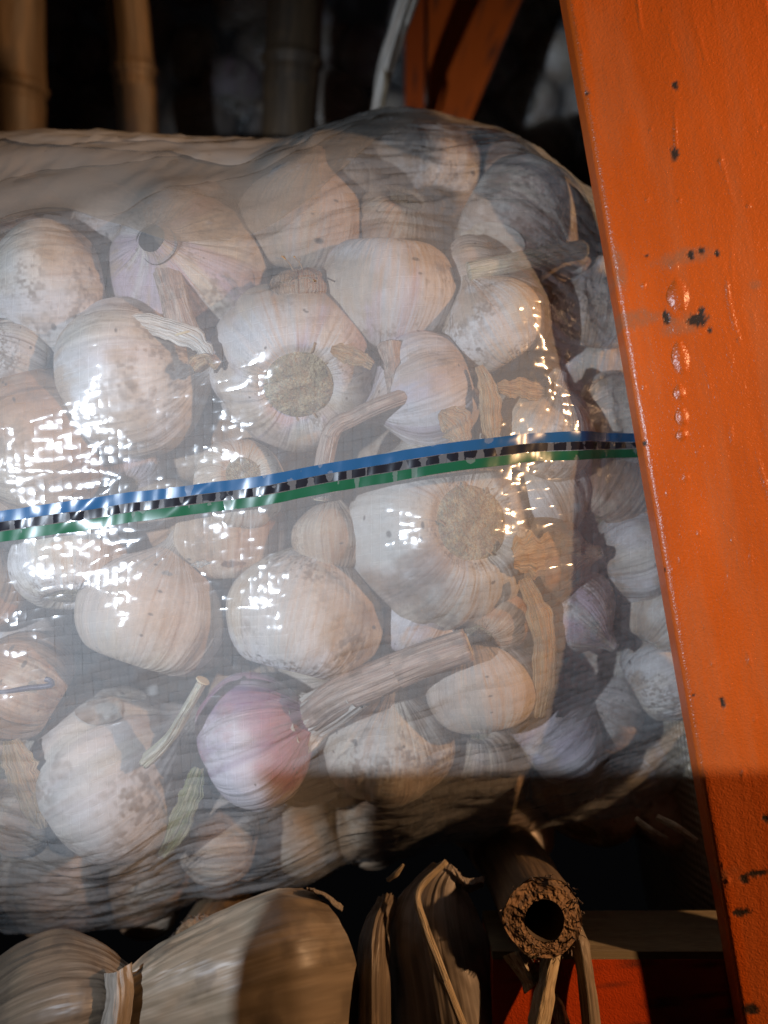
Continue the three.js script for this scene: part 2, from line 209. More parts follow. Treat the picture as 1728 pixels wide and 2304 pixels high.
// dx, dy, radius in the photograph's reading, the way the neck points (angle, lean towards the viewer), extra depth
const BULBS = [
  // lit front of the sack
  [960, 1150, 178, 200, -62, 0, 'dirty', 0, { lobes: 10, roots: 40, flakes: 3 }, 'large garlic bulb showing its round tan root plate, soil-smeared skin, below the coloured stripe'],
  [640, 795, 160, 100, -72, 0, 'blush', 0, { lobes: 9, roots: 34, flakes: 2 }, 'pale garlic bulb facing out with a broad olive root disc and a brown torn skin'],
  [658, 1335, 147, 75, -4, 0, 'white', 0, { lobes: 7, depth: 0.05, lump: 0.04, flakes: 0 }, 'smooth clean white garlic bulb beside the thick cut stalk'],
  [325, 1330, 134, 70, 0, 0, 'cream', 0, { lobes: 8, depth: 0.06, flakes: 1 }, 'cream garlic bulb with dark specks below the brightest glare on the stripe'],
  [548, 1595, 120, 18, 18, 0.001, 'purple', 0, { lobes: 7, depth: 0.14, flakes: 5 }, 'purple and pink garlic bulb that the thick cut stalk grows from'],
  [235, 1665, 165, 30, 12, 0, 'dirty', 1, { lobes: 9, depth: 0.1, flakes: 5 }, 'soiled white garlic bulb wrapped in loose papery skins with a flat dry leaf'],
  [405, 598, 146, 135, 58, 0, 'blush', 1, { lobes: 8, depth: 0.045, flakes: 1, vmax: 0.93 }, 'lilac-white garlic bulb with open neck hole and a stem folded down over it'],
  [115, 640, 132, 190, 0, 0, 'white', 1, { lobes: 7, depth: 0.035, flakes: 0 }, 'smooth round white garlic bulb beside the bulb with the folded stem'],
  [280, 822, 156, 15, 15, 0, 'white', 2, { lobes: 8, depth: 0.05, flakes: 3 }, 'white garlic bulb with ragged brown neck under the bulb with the folded stem'],
  [835, 635, 132, 265, 5, 0, 'blush', 0, { lobes: 10, depth: 0.05, flakes: 1 }, 'pink-flushed garlic bulb with fine ribs and a violet neck pointing down'],
  [655, 492, 118, 80, -5, 0.002, 'cream', 1, { lobes: 8, depth: 0.03, flakes: 0 }, 'hazy beige garlic bulb seen through the milky top of the sack'],
  [85, 955, 138, 200, 0, 0.001, 'tan', 0, { lobes: 8, depth: 0.04, flakes: 1 }, 'yellowish tan garlic bulb just above the end of the blue stripe'],
  [925, 845, 112, 200, 5, 0.002, 'lilac', 0, { lobes: 9, flakes: 2 }, 'lilac garlic bulb with a bent dry stem running across the stripe'],
  [1070, 705, 104, 120, -3, 0, 'white', 0, { lobes: 8, flakes: 1 }, 'greyish white garlic bulb above the gold glints at the shadow edge'],
  [1160, 940, 104, 70, 0, 0, 'white', 1, { lobes: 8, flakes: 1 }, 'white garlic bulb behind the gold glints on the sack film'],
  [1175, 1075, 88, 300, 0, 0.002, 'white', 2, { lobes: 7, flakes: 1 }, 'small white garlic bulb under the green stripe at the shadow edge'],
  [1040, 1485, 104, 100, 10, 0.002, 'cream', 0, { lobes: 8, flakes: 2 }, 'cream garlic bulb with brown freckles at the cut end of the stalk'],
  [830, 1595, 122, 80, 42, 0.004, 'dirty', 2, { lobes: 8, depth: 0.11, flakes: 2 }, 'grimy garlic bulb with a dark open neck under the thick stalk'],
  [1045, 1700, 106, 160, -10, 0, 'cream', 1, { lobes: 7, flakes: 1 }, 'white and ochre garlic bulb half in shade at the lower edge of the sack'],
  [1195, 1585, 96, 40, -6, 0.001, 'lilac', 1, { lobes: 9, flakes: 1 }, 'greyish lilac garlic bulb beside the white and ochre bulb'],
  [1238, 1322, 82, 320, 4, 0.002, 'blush', 1, { lobes: 7, flakes: 1 }, 'pale lilac-white garlic bulb beside the long brown leaf strip'],
  [50, 1480, 104, 150, 0, 0.001, 'tan', 1, { lobes: 8, depth: 0.05, flakes: 1 }, 'tan garlic bulb with a dark thread lying across it'],
  [575, 960, 100, 60, -20, 0.012, 'rust', 0, { lobes: 10, flakes: 2 }, 'rusty orange garlic bulb peeking out above the stripe'],
  [518, 1045, 84, 250, -68, 0.006, 'cream', 0, { lobes: 9, flakes: 0 }, 'small garlic bulb with its tan root disc tucked under the blue stripe'],
  [1180, 1212, 86, 10, 10, 0.004, 'rust', 0, { lobes: 6, flakes: 2 }, 'brown papery garlic bulb beside the soil-smeared large bulb'],
  [820, 1765, 88, 150, -15, 0.003, 'tan', 0, { lobes: 8, flakes: 0 }, 'ochre garlic bulb in the shaded bottom of the sack'],
  [480, 1800, 92, 170, -8, 0.002, 'cream', 1, { lobes: 8, flakes: 1 }, 'dull cream garlic bulb at the sack bottom beside the olive leaf'],
  [130, 1880, 120, 190, -20, 0.004, 'tan', 1, { lobes: 8, flakes: 1 }, 'brownish garlic bulb in the sack bottom above the ribbed husk'],
  [905, 1350, 92, 60, 0, 0.014, 'lilac', 0, { lobes: 8, flakes: 0 }, 'lilac garlic bulb tucked between the clean white bulb and the stalk'],
  [500, 1160, 110, 90, 0, 0.014, 'tan', 0, { lobes: 9, flakes: 1 }, 'brownish garlic bulb in the gap below the green stripe'],
  [150, 1215, 105, 90, -20, 0.008, 'white', 0, { lobes: 8, flakes: 1 }, 'white garlic bulb behind the brightest glare on the sack'],
  [255, 990, 90, 90, -30, 0.016, 'lilac', 1, { lobes: 8, flakes: 0 }, 'shaded lilac garlic bulb deep in the gap above the blue stripe'],
  [665, 1795, 88, 200, -20, 0.006, 'tan', 1, { lobes: 8, flakes: 0 }, 'tan garlic bulb in the shaded sack bottom beside the ochre bulb'],
  [330, 1920, 84, 160, -10, 0.004, 'tan', 1, { lobes: 8, flakes: 0 }, 'tan garlic bulb in the sack bottom over the grey pole'],
  [1105, 1815, 80, 120, -10, 0.01, 'cream', 0, { lobes: 8, flakes: 0 }, 'shaded garlic bulb low in the sack just above the bamboo end'],
  [25, 775, 80, 160, 10, 0.004, 'dirty', 0, { lobes: 8, flakes: 2 }, 'flaky white garlic bulb between the round white bulb and the yellowish one'],
  [720, 1165, 78, 90, 0, 0.012, 'tan', 1, { lobes: 8, flakes: 0 }, 'brown garlic bulb in the gap between clean white bulb and stripe'],
  [60, 1760, 76, 160, -10, 0.008, 'tan', 0, { lobes: 8, flakes: 1 }, 'brown garlic bulb behind the loose brown leaf at the sack bottom'],
  [1060, 1330, 74, 60, -30, 0.012, 'tan', 0, { lobes: 8, flakes: 0 }, 'brown shaded garlic bulb under the soil-smeared large bulb'],
  // far side, in the shadow of the orange post
  [905, 378, 116, 100, -42, 0, 'white', 0, { lobes: 9, flakes: 1, roots: 30 }, 'grey-white garlic bulb pressed against the top of the sack'],
  [1110, 490, 128, 330, 8, 0.001, 'dirty', 1, { lobes: 8, depth: 0.1, flakes: 4 }, 'shaded papery garlic bulb with a cut olive stem by the orange post'],
  [1180, 705, 100, 20, -20, 0.006, 'lilac', 1, { lobes: 9, depth: 0.1, flakes: 1 }, 'dim mauve garlic bulb just behind the shadow edge'],
  [1282, 680, 86, 80, 0, 0.001, 'white', 1, { lobes: 8, flakes: 1 }, 'dim white garlic bulb beside the grime band of the post'],
  [1300, 800, 84, 80, -20, 0.002, 'white', 2, { lobes: 7, flakes: 1 }, 'small dim garlic bulb next to the post above the stripe'],
  [1225, 905, 88, 70, 5, 0.003, 'white', 0, { lobes: 7, flakes: 0 }, 'shaded smooth garlic bulb over the dark end of the stripe'],
  [1335, 905, 86, 20, 0, 0.001, 'white', 1, { lobes: 7, flakes: 0 }, 'shaded round garlic bulb touching the post over the stripe'],
  [1300, 1060, 90, 60, -20, 0.004, 'tan', 1, { lobes: 8, flakes: 1 }, 'dim brownish garlic bulb under the dark end of the green stripe'],
  [1372, 1200, 92, 20, -5, 0.001, 'white', 2, { lobes: 8, flakes: 0 }, 'bluish white garlic bulb next to the post in its shadow'],
  [1330, 1400, 88, 200, 0, 0.007, 'dirty', 2, { lobes: 8, flakes: 2 }, 'dark dirty garlic bulb between the pale lilac bulb and the post'],
  [1428, 1460, 84, 30, 0, 0.001, 'white', 0, { lobes: 8, flakes: 1 }, 'dim grey garlic bulb half hidden by the lower post'],
  [1300, 1530, 84, 150, 40, 0.006, 'dirty', 0, { lobes: 8, flakes: 1 }, 'small dark garlic bulb with a hooked neck in the post shadow'],
  [1385, 1640, 92, 50, 0, 0.002, 'white', 1, { lobes: 8, flakes: 2 }, 'bluish garlic bulb at the cool shadow line near the lower post'],
  [1270, 1720, 100, 70, -20, 0.004, 'dirty', 0, { lobes: 8, flakes: 0 }, 'garlic bulb sunk in the black corner of the sack'],
  [1420, 1740, 96, 60, -10, 0.003, 'dirty', 1, { lobes: 8, flakes: 0 }, 'garlic bulb lost in the dark beside the foot of the post'],
  [1420, 1330, 84, 60, -10, 0.004, 'white', 1, { lobes: 8, flakes: 0 }, 'grey garlic bulb squeezed between two bulbs against the post'],
  [760, 420, 66, 90, -20, 0.012, 'cream', 0, { lobes: 8, flakes: 0 }, 'faint garlic bulb behind the milky film beside the beige bulb'],
  [1110, 375, 62, 200, -20, 0.02, 'tan', 0, { lobes: 8, flakes: 0 }, 'faint brownish garlic bulb under the grey top film'],
  [1020, 590, 66, 190, 0, 0.010, 'cream', 1, { lobes: 8, flakes: 0 }, 'shaded cream garlic bulb where the olive stem begins'],
];
const stems = [];
const byLabel = {};
for (const [dx, dy, dr, A, T, extra, kind, variant, o, label] of BULBS.map((b, i) => [b, i]).sort((a, b) => a[0][5] - b[0][5] || a[1] - b[1]).map((x) => x[0])) {
  const s = settle(dx * F, dy * F, dr * F * 1.18, extra, 0.67);
  const b = makeBulb({ R: s.R, kind, variant, label, ...o });
  b.position.copy(s.p); s.ax = aim(b, A, T).normalize(); s.cut = o.vmax < 1;
  placed.push(s); byLabel[label] = { b, s };
}
const bulbOf = (start) => Object.entries(byLabel).find(([k]) => k.startsWith(start))[1];
// bulbs deeper in the sack, seen in the gaps only
{
  const r = rng(77), kinds = ['tan', 'dirty', 'cream', 'rust', 'lilac', 'tan'], protos = [];
  let n = 0;
  for (let i = 0; i < 1600 && n < 120; i++) {
    const px = -60 + r() * 1620, py = 380 + r() * 1620, s = settle(px, py, 92 + 36 * r(), 0.005 + 0.02 * r(), 0.8, false);
    if (!s || inside(s.p) < s.R || s.p.z < ZC) continue;
    let b;
    if (protos.length < 8) { b = makeBulb({ R: 0.02, kind: kinds[protos.length % 6], variant: protos.length, flakes: 1, label: 'garlic bulb mostly hidden behind the front bulbs of the sack', group: 'bulbs deep in the sack', turn: 1 }); delete b.userData.turn; delete b.userData.seed; protos.push(b); }
    else { b = protos[n % 8].clone(); b.name = numbered('garlic_bulb'); scene.add(b); }
    b.scale.setScalar(s.R / 0.02); b.position.copy(s.p); b.rotation.set(r() * 6, r() * 6, r() * 6); placed.push(s); n++;
  }
  console.log('deep bulbs', n);
}
for (const q of placed) { obstacles.push([q.p, q.R * 1.075 + 0.0006]); if (q.ax && !q.cut) { obstacles.push([q.p.clone().addScaledVector(q.ax, q.R * 0.62), q.R * 0.56]); obstacles.push([q.p.clone().addScaledVector(q.ax, q.R * 0.92), q.R * 0.32]); obstacles.push([q.p.clone().addScaledVector(q.ax, q.R * 1.14), q.R * 0.19]); } }

// stems that belong to bulbs: the path is given along the film, inside it
function stemOn(start, pts, widths, seed, mat, opts = {}) {
  const { b, s } = bulbOf(start); b.updateMatrixWorld();
  const radii = widths.map((w) => w * F * 0.5 * (CAMZ - s.p.z) * TAN / 1152);
  const world = pts.map(([x, y, d = 0], i) => { const k = Math.round(i / (pts.length - 1) * (radii.length - 1)); return onRay(x * F, y * F, radii[k] * (opts.flat ?? 1) + d); });
  if (opts.grow) { world.unshift(s.p.clone().addScaledVector(s.ax, s.R * 0.55), s.p.clone().addScaledVector(s.ax, s.R * 0.9)); }
  world.forEach((p, i) => obstacles.push([p, radii[Math.round(i / (world.length - 1) * (radii.length - 1))] * (opts.flat ?? 1)]));
  const c = cat(world); for (let i = 1; i < 12; i++) obstacles.push([c.getPoint(i / 12), Math.min(...radii) * (opts.flat ?? 1)]);
  const inv = b.matrixWorld.clone().invert();
  const st = part('stem', tubeGeo(world, radii, seed, opts), mat, b); st.geometry.applyMatrix4(inv);
  const end = c.getPoint(1), tan = c.getTangent(1), R1 = radii[radii.length - 1];
  const cg = new THREE.CylinderGeometry(R1 * 0.72, R1 * 0.8, R1 * 0.12, 18); cg.scale(1, 1, 1); cg.applyQuaternion(new THREE.Quaternion().setFromUnitVectors(V(0, 1, 0), tan)); cg.translate(...end.clone().addScaledVector(tan, R1 * 0.03)); cg.applyMatrix4(inv);
  part('cut_end', cg, M.cut, st);
}
stemOn('purple and pink', [[740, 1500, 0.001], [820, 1466], [920, 1425], [1012, 1392]], [70, 72, 74, 70, 66, 62], 5, M.stem, { ribs: 11, ribDepth: 0.2, grow: true });
{ // papery sheath that flares from the purple bulb up its stalk
  const { b, s } = bulbOf('purple and pink'); b.updateMatrixWorld();
  const k = (CAMZ - s.p.z) * TAN / 1152 * F * 0.5, pts = [s.p.clone().addScaledVector(s.ax, s.R * 0.5), s.p.clone().addScaledVector(s.ax, s.R * 0.8), s.p.clone().addScaledVector(s.ax, s.R * 1.02), onRay(770 * F, 1487 * F, 0.0065)];
  const g = tubeGeo(pts, [170 * k, 128 * k, 92 * k, 78 * k], 15, { ribs: 15, ribDepth: 0.14, cap: false, nu: 60 }); g.applyMatrix4(b.matrixWorld.clone().invert()); part('neck_sheath', g, M.paper, b);
}
stemOn('lilac garlic bulb with a bent', [[905, 845, 0.004], [830, 872, 0], [765, 902, 0.002], [722, 925, 0.002], [705, 975, 0.003], [692, 1080, 0.004]], [30, 32, 34, 36, 38, 36], 6, M.stem, { ribs: 7 });
stemOn('lilac-white garlic', [[352, 552, 0.002], [362, 590, 0], [378, 650, 0], [398, 725, 0.002]], [64, 54, 52, 60], 7, M.stem, { ribs: 7, flat: 0.5, ribDepth: 0.2 });
stemOn('soiled white', [[320, 1640, 0.001], [370, 1590, 0], [405, 1530, 0], [438, 1470, 0]], [60, 46, 40, 36], 8, M.stemOlive, { ribs: 5, flat: 0.45, ribDepth: 0.25 });
stemOn('shaded papery', [[1010, 588, 0.006], [1090, 572, 0.003], [1170, 555, 0.001], [1255, 540, 0.001]], [36, 36, 38, 40], 9, M.stemOlive, { ribs: 7 });
stemOn('pink-flushed garlic', [[842, 745, 0.004], [848, 800, 0.004], [850, 850, 0.006]], [50, 34, 26], 10, M.stem, { ribs: 7 });
stemOn('white garlic bulb with', [[420, 790, 0.002], [450, 775, 0.001], [470, 790, 0.003]], [52, 44, 30], 11, M.leafBrown, { ribs: 5, ribDepth: 0.4, flat: 0.6 });
{ // the open neck hole of the bulb with the folded stem
  const { b, s } = bulbOf('lilac-white garlic'), R = s.R;
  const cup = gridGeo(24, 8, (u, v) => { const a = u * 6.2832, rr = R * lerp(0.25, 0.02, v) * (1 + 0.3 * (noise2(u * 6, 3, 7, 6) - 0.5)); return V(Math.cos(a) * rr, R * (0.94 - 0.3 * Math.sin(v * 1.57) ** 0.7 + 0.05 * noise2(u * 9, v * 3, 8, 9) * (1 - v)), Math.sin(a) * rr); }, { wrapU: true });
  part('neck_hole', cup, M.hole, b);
}

// ------------------------------------------------------------------ loose leaves inside the sack
function strip(name, pts, w, mat, label, category, { inset = 0.0012, curl = 0.25, seed = 1, group, tip = 0.5 } = {}) {
  const c = cat(pts.map(([x, y, d = 0]) => onRay(x * F, y * F, inset + d)));
  const toEye = V(0, 0, 1);
  const f = (side) => gridGeo(10, 40, (u, v) => {
    const p = c.getPoint(v), t = c.getTangent(v), across = new THREE.Vector3().crossVectors(t, toEye).normalize(), nrm = new THREE.Vector3().crossVectors(across, t).normalize();
    const e = (u - 0.5) * 2, ww = w * F * 0.5 * (CAMZ - p.z) * TAN / 1152 * (0.1 + 0.9 * Math.sin(Math.PI * (0.04 + 0.92 * v)) ** tip) * (1 + 0.7 * (fbm(v * 9, e > 0 ? 3 : 9, seed, 3) - 0.5));
    return p.addScaledVector(across, e * ww).addScaledVector(nrm, -curl * ww * e * e + 0.0016 * (fbm(u * 4, v * 6, seed + 2, 3) - 0.5) + side * 0.00012);
  }, { uv: (u, v) => [u * 0.5, v] });
  const g1 = f(1), g2 = f(-1); const m = single(name, mergeGeometries([g1, g2]), mat, label, category, group);
  for (let i = 0; i <= 10; i++) obstacles.push([c.getPoint(i / 10), 0.0008]);
  return m;
}
strip('dry_leaf_strip', [[1035, 790], [1058, 845], [1062, 910], [1068, 960, 0.001]], 46, M.leafBrown, 'brown dry leaf strip hanging upright beside the gold glints', 'leaf', { seed: 3 });
strip('dry_leaf_strip', [[950, 890], [985, 915], [1005, 965]], 74, M.leafBrown, 'short brown torn leaf just above the stripe', 'leaf', { seed: 4, tip: 1.2 });
strip('dry_leaf_strip', [[1075, 835], [1130, 840], [1190, 850]], 44, M.leafBrown, 'golden leaf scrap lying crosswise under the gold glints', 'leaf', { seed: 5 });
strip('dry_leaf_strip', [[1130, 1250], [1165, 1330], [1178, 1430], [1165, 1550]], 56, M.leafBrown, 'long brown leaf strip hanging beside the pale lilac-white bulb', 'leaf', { seed: 6 });
strip('dry_leaf_strip', [[1110, 1205], [1180, 1195], [1255, 1185]], 92, M.leafBrown, 'broad orange-brown leaf beside the soil-smeared large bulb', 'leaf', { seed: 7, tip: 0.3 });
strip('dry_leaf_strip', [[20, 1600], [50, 1690], [90, 1790]], 74, M.leafBrown, 'loose brown leaf in front of the brown bulb at the sack bottom', 'leaf', { seed: 8 });
strip('dry_leaf_strip', [[430, 1660], [405, 1740], [350, 1850]], 52, M.leafGreen, 'olive green dry leaf between the soiled bulb and the dull cream bulb', 'leaf', { seed: 9 });
strip('dry_leaf_strip', [[715, 755], [760, 765], [805, 790]], 40, M.leafBrown, 'curled brown skin scrap at the olive root disc', 'leaf', { seed: 10 });
strip('dry_leaf_strip', [[250, 690], [330, 700], [420, 735], [455, 770]], 46, M.paper, 'pale papery scrap below the folded stem', 'leaf', { seed: 11 });
strip('skin_flake', [[412, 1222, -0.0006], [432, 1218, -0.0006], [455, 1216, -0.0006]], 15, M.paper, 'tiny white flake of skin below the green stripe', 'flake', { seed: 12, tip: 1 });
{ // dried root clump
  const s = settle(650 * F, 627 * F, 58 * F, -0.001, 0.6), r = rng(9), g = gridGeo(40, 26, (u, v) => { const a = u * 6.2832, e = (v - 0.5) * Math.PI, k = s.R * (0.8 + 0.5 * fbm(u * 7, v * 6, 5, 4, 7)); return V(Math.cos(a) * Math.cos(e) * k * 1.1, Math.sin(e) * k * 0.75, Math.sin(a) * Math.cos(e) * k * 0.8); }, { wrapU: true });
  const o = thing('root_clump', 'crumbly orange-brown clump of dried roots above the olive root disc', 'roots', s.p.toArray());
  const m = skins.rust[0].clone(); m.bumpScale = 0.003; part('clump', g, m, o);
  const gs = []; for (let i = 0; i < 26; i++) { const a = r() * 6.28, e = (r() - 0.5) * 2.4, d = V(Math.cos(a) * Math.cos(e), Math.sin(e) * 0.7, Math.sin(a) * Math.cos(e)), p = d.clone().multiplyScalar(s.R * 0.85), q = d.clone().add(V(r() - 0.5, r() - 0.5, r() - 0.5)).multiplyScalar(s.R * 1.15); gs.push(new THREE.TubeGeometry(cat([p, p.clone().lerp(q, 0.5).add(V(0.0004, 0.0006, 0)), q]), 4, 0.00028, 4)); }
  part('root_fibres', mergeGeometries(gs), M.root, o); obstacles.push([s.p, s.R]);
}

// ------------------------------------------------------------------ the film drawn tight over what it holds
const NX = 250, NT = 300, TH0 = -2.2, TH1 = 2.2;
const rho = new Float32Array((NX + 1) * (NT + 1)), low = new Float32Array(rho.length);
{
  const xs = Array.from({ length: NX + 1 }, (_, i) => lerp(XL, XR, i / NX)), secs = xs.map(section);
  for (let i = 0; i <= NX; i++) {
    const near = obstacles.filter(([p, R]) => Math.abs(p.x - xs[i]) < R), s = secs[i];
    for (let j = 0; j <= NT; j++) {
      const th = lerp(TH0, TH1, j / NT), c = Math.cos(th), n = Math.sin(th), ey = s.b * Math.sign(n) * Math.abs(n) ** POW, ez = s.a * Math.sign(c) * Math.abs(c) ** POW, ee = ey * ey + ez * ez;
      let m = 0.93;
      for (const [p, R0] of near) {
        const R = R0 + 0.0006, dx = p.x - xs[i], oy = p.y - s.yc, oz = p.z - ZC, bb = (oy * ey + oz * ez) / ee, cc = (oy * oy + oz * oz + dx * dx - R * R) / ee, disc = bb * bb - cc;
        if (disc > 0) m = Math.max(m, bb + Math.sqrt(disc));
      }
      m = Math.min(m, Math.abs(th) > 0.85 ? 1.045 : 1.12); low[j * (NX + 1) + i] = m; rho[j * (NX + 1) + i] = Math.max(1.05, m);
    }
  }
  const at = (i, j) => j * (NX + 1) + i;
  for (let it = 0; it < 260; it++) {
    for (let j = 0; j <= NT; j++) for (let i = 0; i <= NX; i++) {
      const l = rho[at(Math.max(0, i - 1), j)], r = rho[at(Math.min(NX, i + 1), j)], d = rho[at(i, Math.max(0, j - 1))], u = rho[at(i, Math.min(NT, j + 1))];
      rho[at(i, j)] = Math.max(low[at(i, j)], (l + r + d + u) / 4 - 0.00009);
    }
  }
  for (let it = 0; it < 2; it++) { const c = rho.slice(); for (let j = 1; j < NT; j++) for (let i = 1; i < NX; i++) rho[at(i, j)] = Math.max(low[at(i, j)], (c[at(i, j)] * 2 + c[at(i - 1, j)] + c[at(i + 1, j)] + c[at(i, j - 1)] + c[at(i, j + 1)]) / 6); }
}
const CREASE = [[1195, 740], [1222, 830], [1272, 930], [1305, 1010], [1338, 1100]].map(([x, y]) => { const p = P(x, y, -0.004); return [p.x, p.y]; });
function film(x, th) {
  const a = clamp((x - XL) / (XR - XL)) * NX, b = clamp((th - TH0) / (TH1 - TH0)) * NT, i = Math.min(NX - 1, Math.floor(a)), j = Math.min(NT - 1, Math.floor(b)), s = fade(a - i) * 0.5 + (a - i) * 0.5, t = fade(b - j) * 0.5 + (b - j) * 0.5, k = j * (NX + 1) + i;
  let r = lerp(lerp(rho[k], rho[k + 1], s), lerp(rho[k + NX + 1], rho[k + NX + 2], s), t);
  const w1 = 1 - Math.abs(2 * fbm(x * 14 + th * 1.2, th * 9 - x * 20, 501, 3) - 1), w2 = 1 - Math.abs(2 * fbm(x * 26 + 7, th * 22 + x * 12, 511, 3) - 1);
  r += 0.010 * (w1 ** 3 - 0.3) + 0.006 * (w2 ** 4 - 0.25);
  if (x > 0.03 && x < 0.1 && Math.abs(th) < 1.2) { const q = secPoint(x, th); let d = 1; for (let i = 0; i + 1 < CREASE.length; i++) { const [ax, ay] = CREASE[i], [bx, by] = CREASE[i + 1], k = clamp(((q.x - ax) * (bx - ax) + (q.y - ay) * (by - ay)) / ((bx - ax) ** 2 + (by - ay) ** 2)); d = Math.min(d, Math.hypot(q.x - lerp(ax, bx, k), q.y - lerp(ay, by, k))); } r += Math.exp(-((d / 0.011) ** 2)) * (0.006 + 0.012 * (fbm(q.x * 420, q.y * 90, 521, 3) - 0.5)); }
  return secPoint(x, th, r);
}
// arc length round the sack, zero at the coloured stripe
const ARC = (() => { const n = 800, t = [], l = [0]; let p = null; for (let i = 0; i <= n; i++) { const th = lerp(TH0, TH1, i / n), q = secPoint(-0.02, th); if (p) l.push(l[i - 1] + p.distanceTo(q)); t.push(th); p = q; } return { t, l }; })();
const arcOf = (th) => { const k = clamp((th - TH0) / (TH1 - TH0)) * 800, i = Math.min(799, Math.floor(k)); return lerp(ARC.l[i], ARC.l[i + 1], k - i); };
const thOf = (l) => { let a = 0, b = 800; while (b - a > 1) { const m = (a + b) >> 1; if (ARC.l[m] <= l) a = m; else b = m; } const s = clamp((l - ARC.l[a]) / (ARC.l[b] - ARC.l[a])); return lerp(ARC.t[a], ARC.t[b], s); };
const stripeArc = (() => {   // where the stripe runs, read along the sack
  const run = new THREE.CatmullRomCurve3([[-260, 1236], [0, 1196], [350, 1146], [700, 1094], [1000, 1040], [1200, 1016], [1440, 1008], [1900, 1018]].map(([x, y]) => V(x, y, 0)), false, 'centripetal'), pts = [];
  for (let n = 0; n <= 70; n++) {
    const { x: px, y: py } = run.getPoint(n / 70), x = P(px, py, 0).x; let best = null;
    for (let i = 0; i <= 500; i++) { const th = lerp(-0.8, 1.2, i / 500), q = film(x, th), e = Math.abs(1152 - q.y / ((CAMZ - q.z) * TAN / 1152) - py); if (!best || e < best[0]) best = [e, th]; }
    pts.push([x, arcOf(best[1])]);
  }
  const raw = (x) => { let k = 0; while (k < pts.length - 2 && x > pts[k + 1][0]) k++; return lerp(pts[k][1], pts[k + 1][1], (x - pts[k][0]) / (pts[k + 1][0] - pts[k][0])); };
  return (x) => { let t = 0; for (let i = -3; i <= 3; i++) t += raw(x + i * 0.0025); return t / 7; };
})();
const PITCH = 0.0034, XA = -0.178, XB = 0.2, VA = -0.235, VB = 0.262;
const GX = 480, GV = 630, GP = new Float32Array((GX + 1) * (GV + 1) * 3);   // the film sampled once, then read by all its tapes
for (let i = 0; i <= GX; i++) { const x = lerp(XA - 0.004, XB + 0.004, i / GX), s0 = stripeArc(x); for (let j = 0; j <= GV; j++) { const p = film(x, thOf(s0 + lerp(VA - 0.004, VB + 0.004, j / GV))); GP.set([p.x, p.y, p.z], (j * (GX + 1) + i) * 3); } }
const onFilm = (x, v) => {
  const a = clamp((x - XA + 0.004) / (XB - XA + 0.008)) * GX, b = clamp((v - VA + 0.004) / (VB - VA + 0.008)) * GV, i = Math.min(GX - 1, Math.floor(a)), j = Math.min(GV - 1, Math.floor(b)), s = a - i, t = b - j, k = (j * (GX + 1) + i) * 3, n = (GX + 1) * 3, o = [0, 0, 0];
  for (let c = 0; c < 3; c++) o[c] = lerp(lerp(GP[k + c], GP[k + 3 + c], s), lerp(GP[k + n + c], GP[k + n + 3 + c], s), t);
  return V(...o);
};
const clearTape = new THREE.MeshPhysicalMaterial({ color: new THREE.Color().setRGB(0.9, 0.9, 0.9), roughness: 0.115, transmission: 0.918, thickness: 0, specularIntensity: 1, ior: 1.5, side: THREE.DoubleSide }); clearTape.name = 'clear_plastic';
const tint = (name, r, g, b, t) => { const m = new THREE.MeshPhysicalMaterial({ color: new THREE.Color().setRGB(r, g, b), roughness: 0.24, specularIntensity: 0.6, transmission: t, thickness: 0, ior: 1.5, side: THREE.DoubleSide }); m.name = name; return m; };
const blueTape = tint('blue_plastic', 0.018, 0.075, 0.17, 0.15), blackTape = tint('black_plastic', 0.012, 0.012, 0.016, 0.05), greenTape = tint('green_plastic', 0.012, 0.08, 0.038, 0.15); blackTape.specularIntensity = 0.35;
const sack = thing('garlic_sack', 'clear woven plastic sack of garlic with a blue, black and green stripe', 'sack', [-0.02, -0.18, ZC]);
const toSack = (p) => p.set(p.x + 0.02, p.y + 0.18, p.z - ZC);
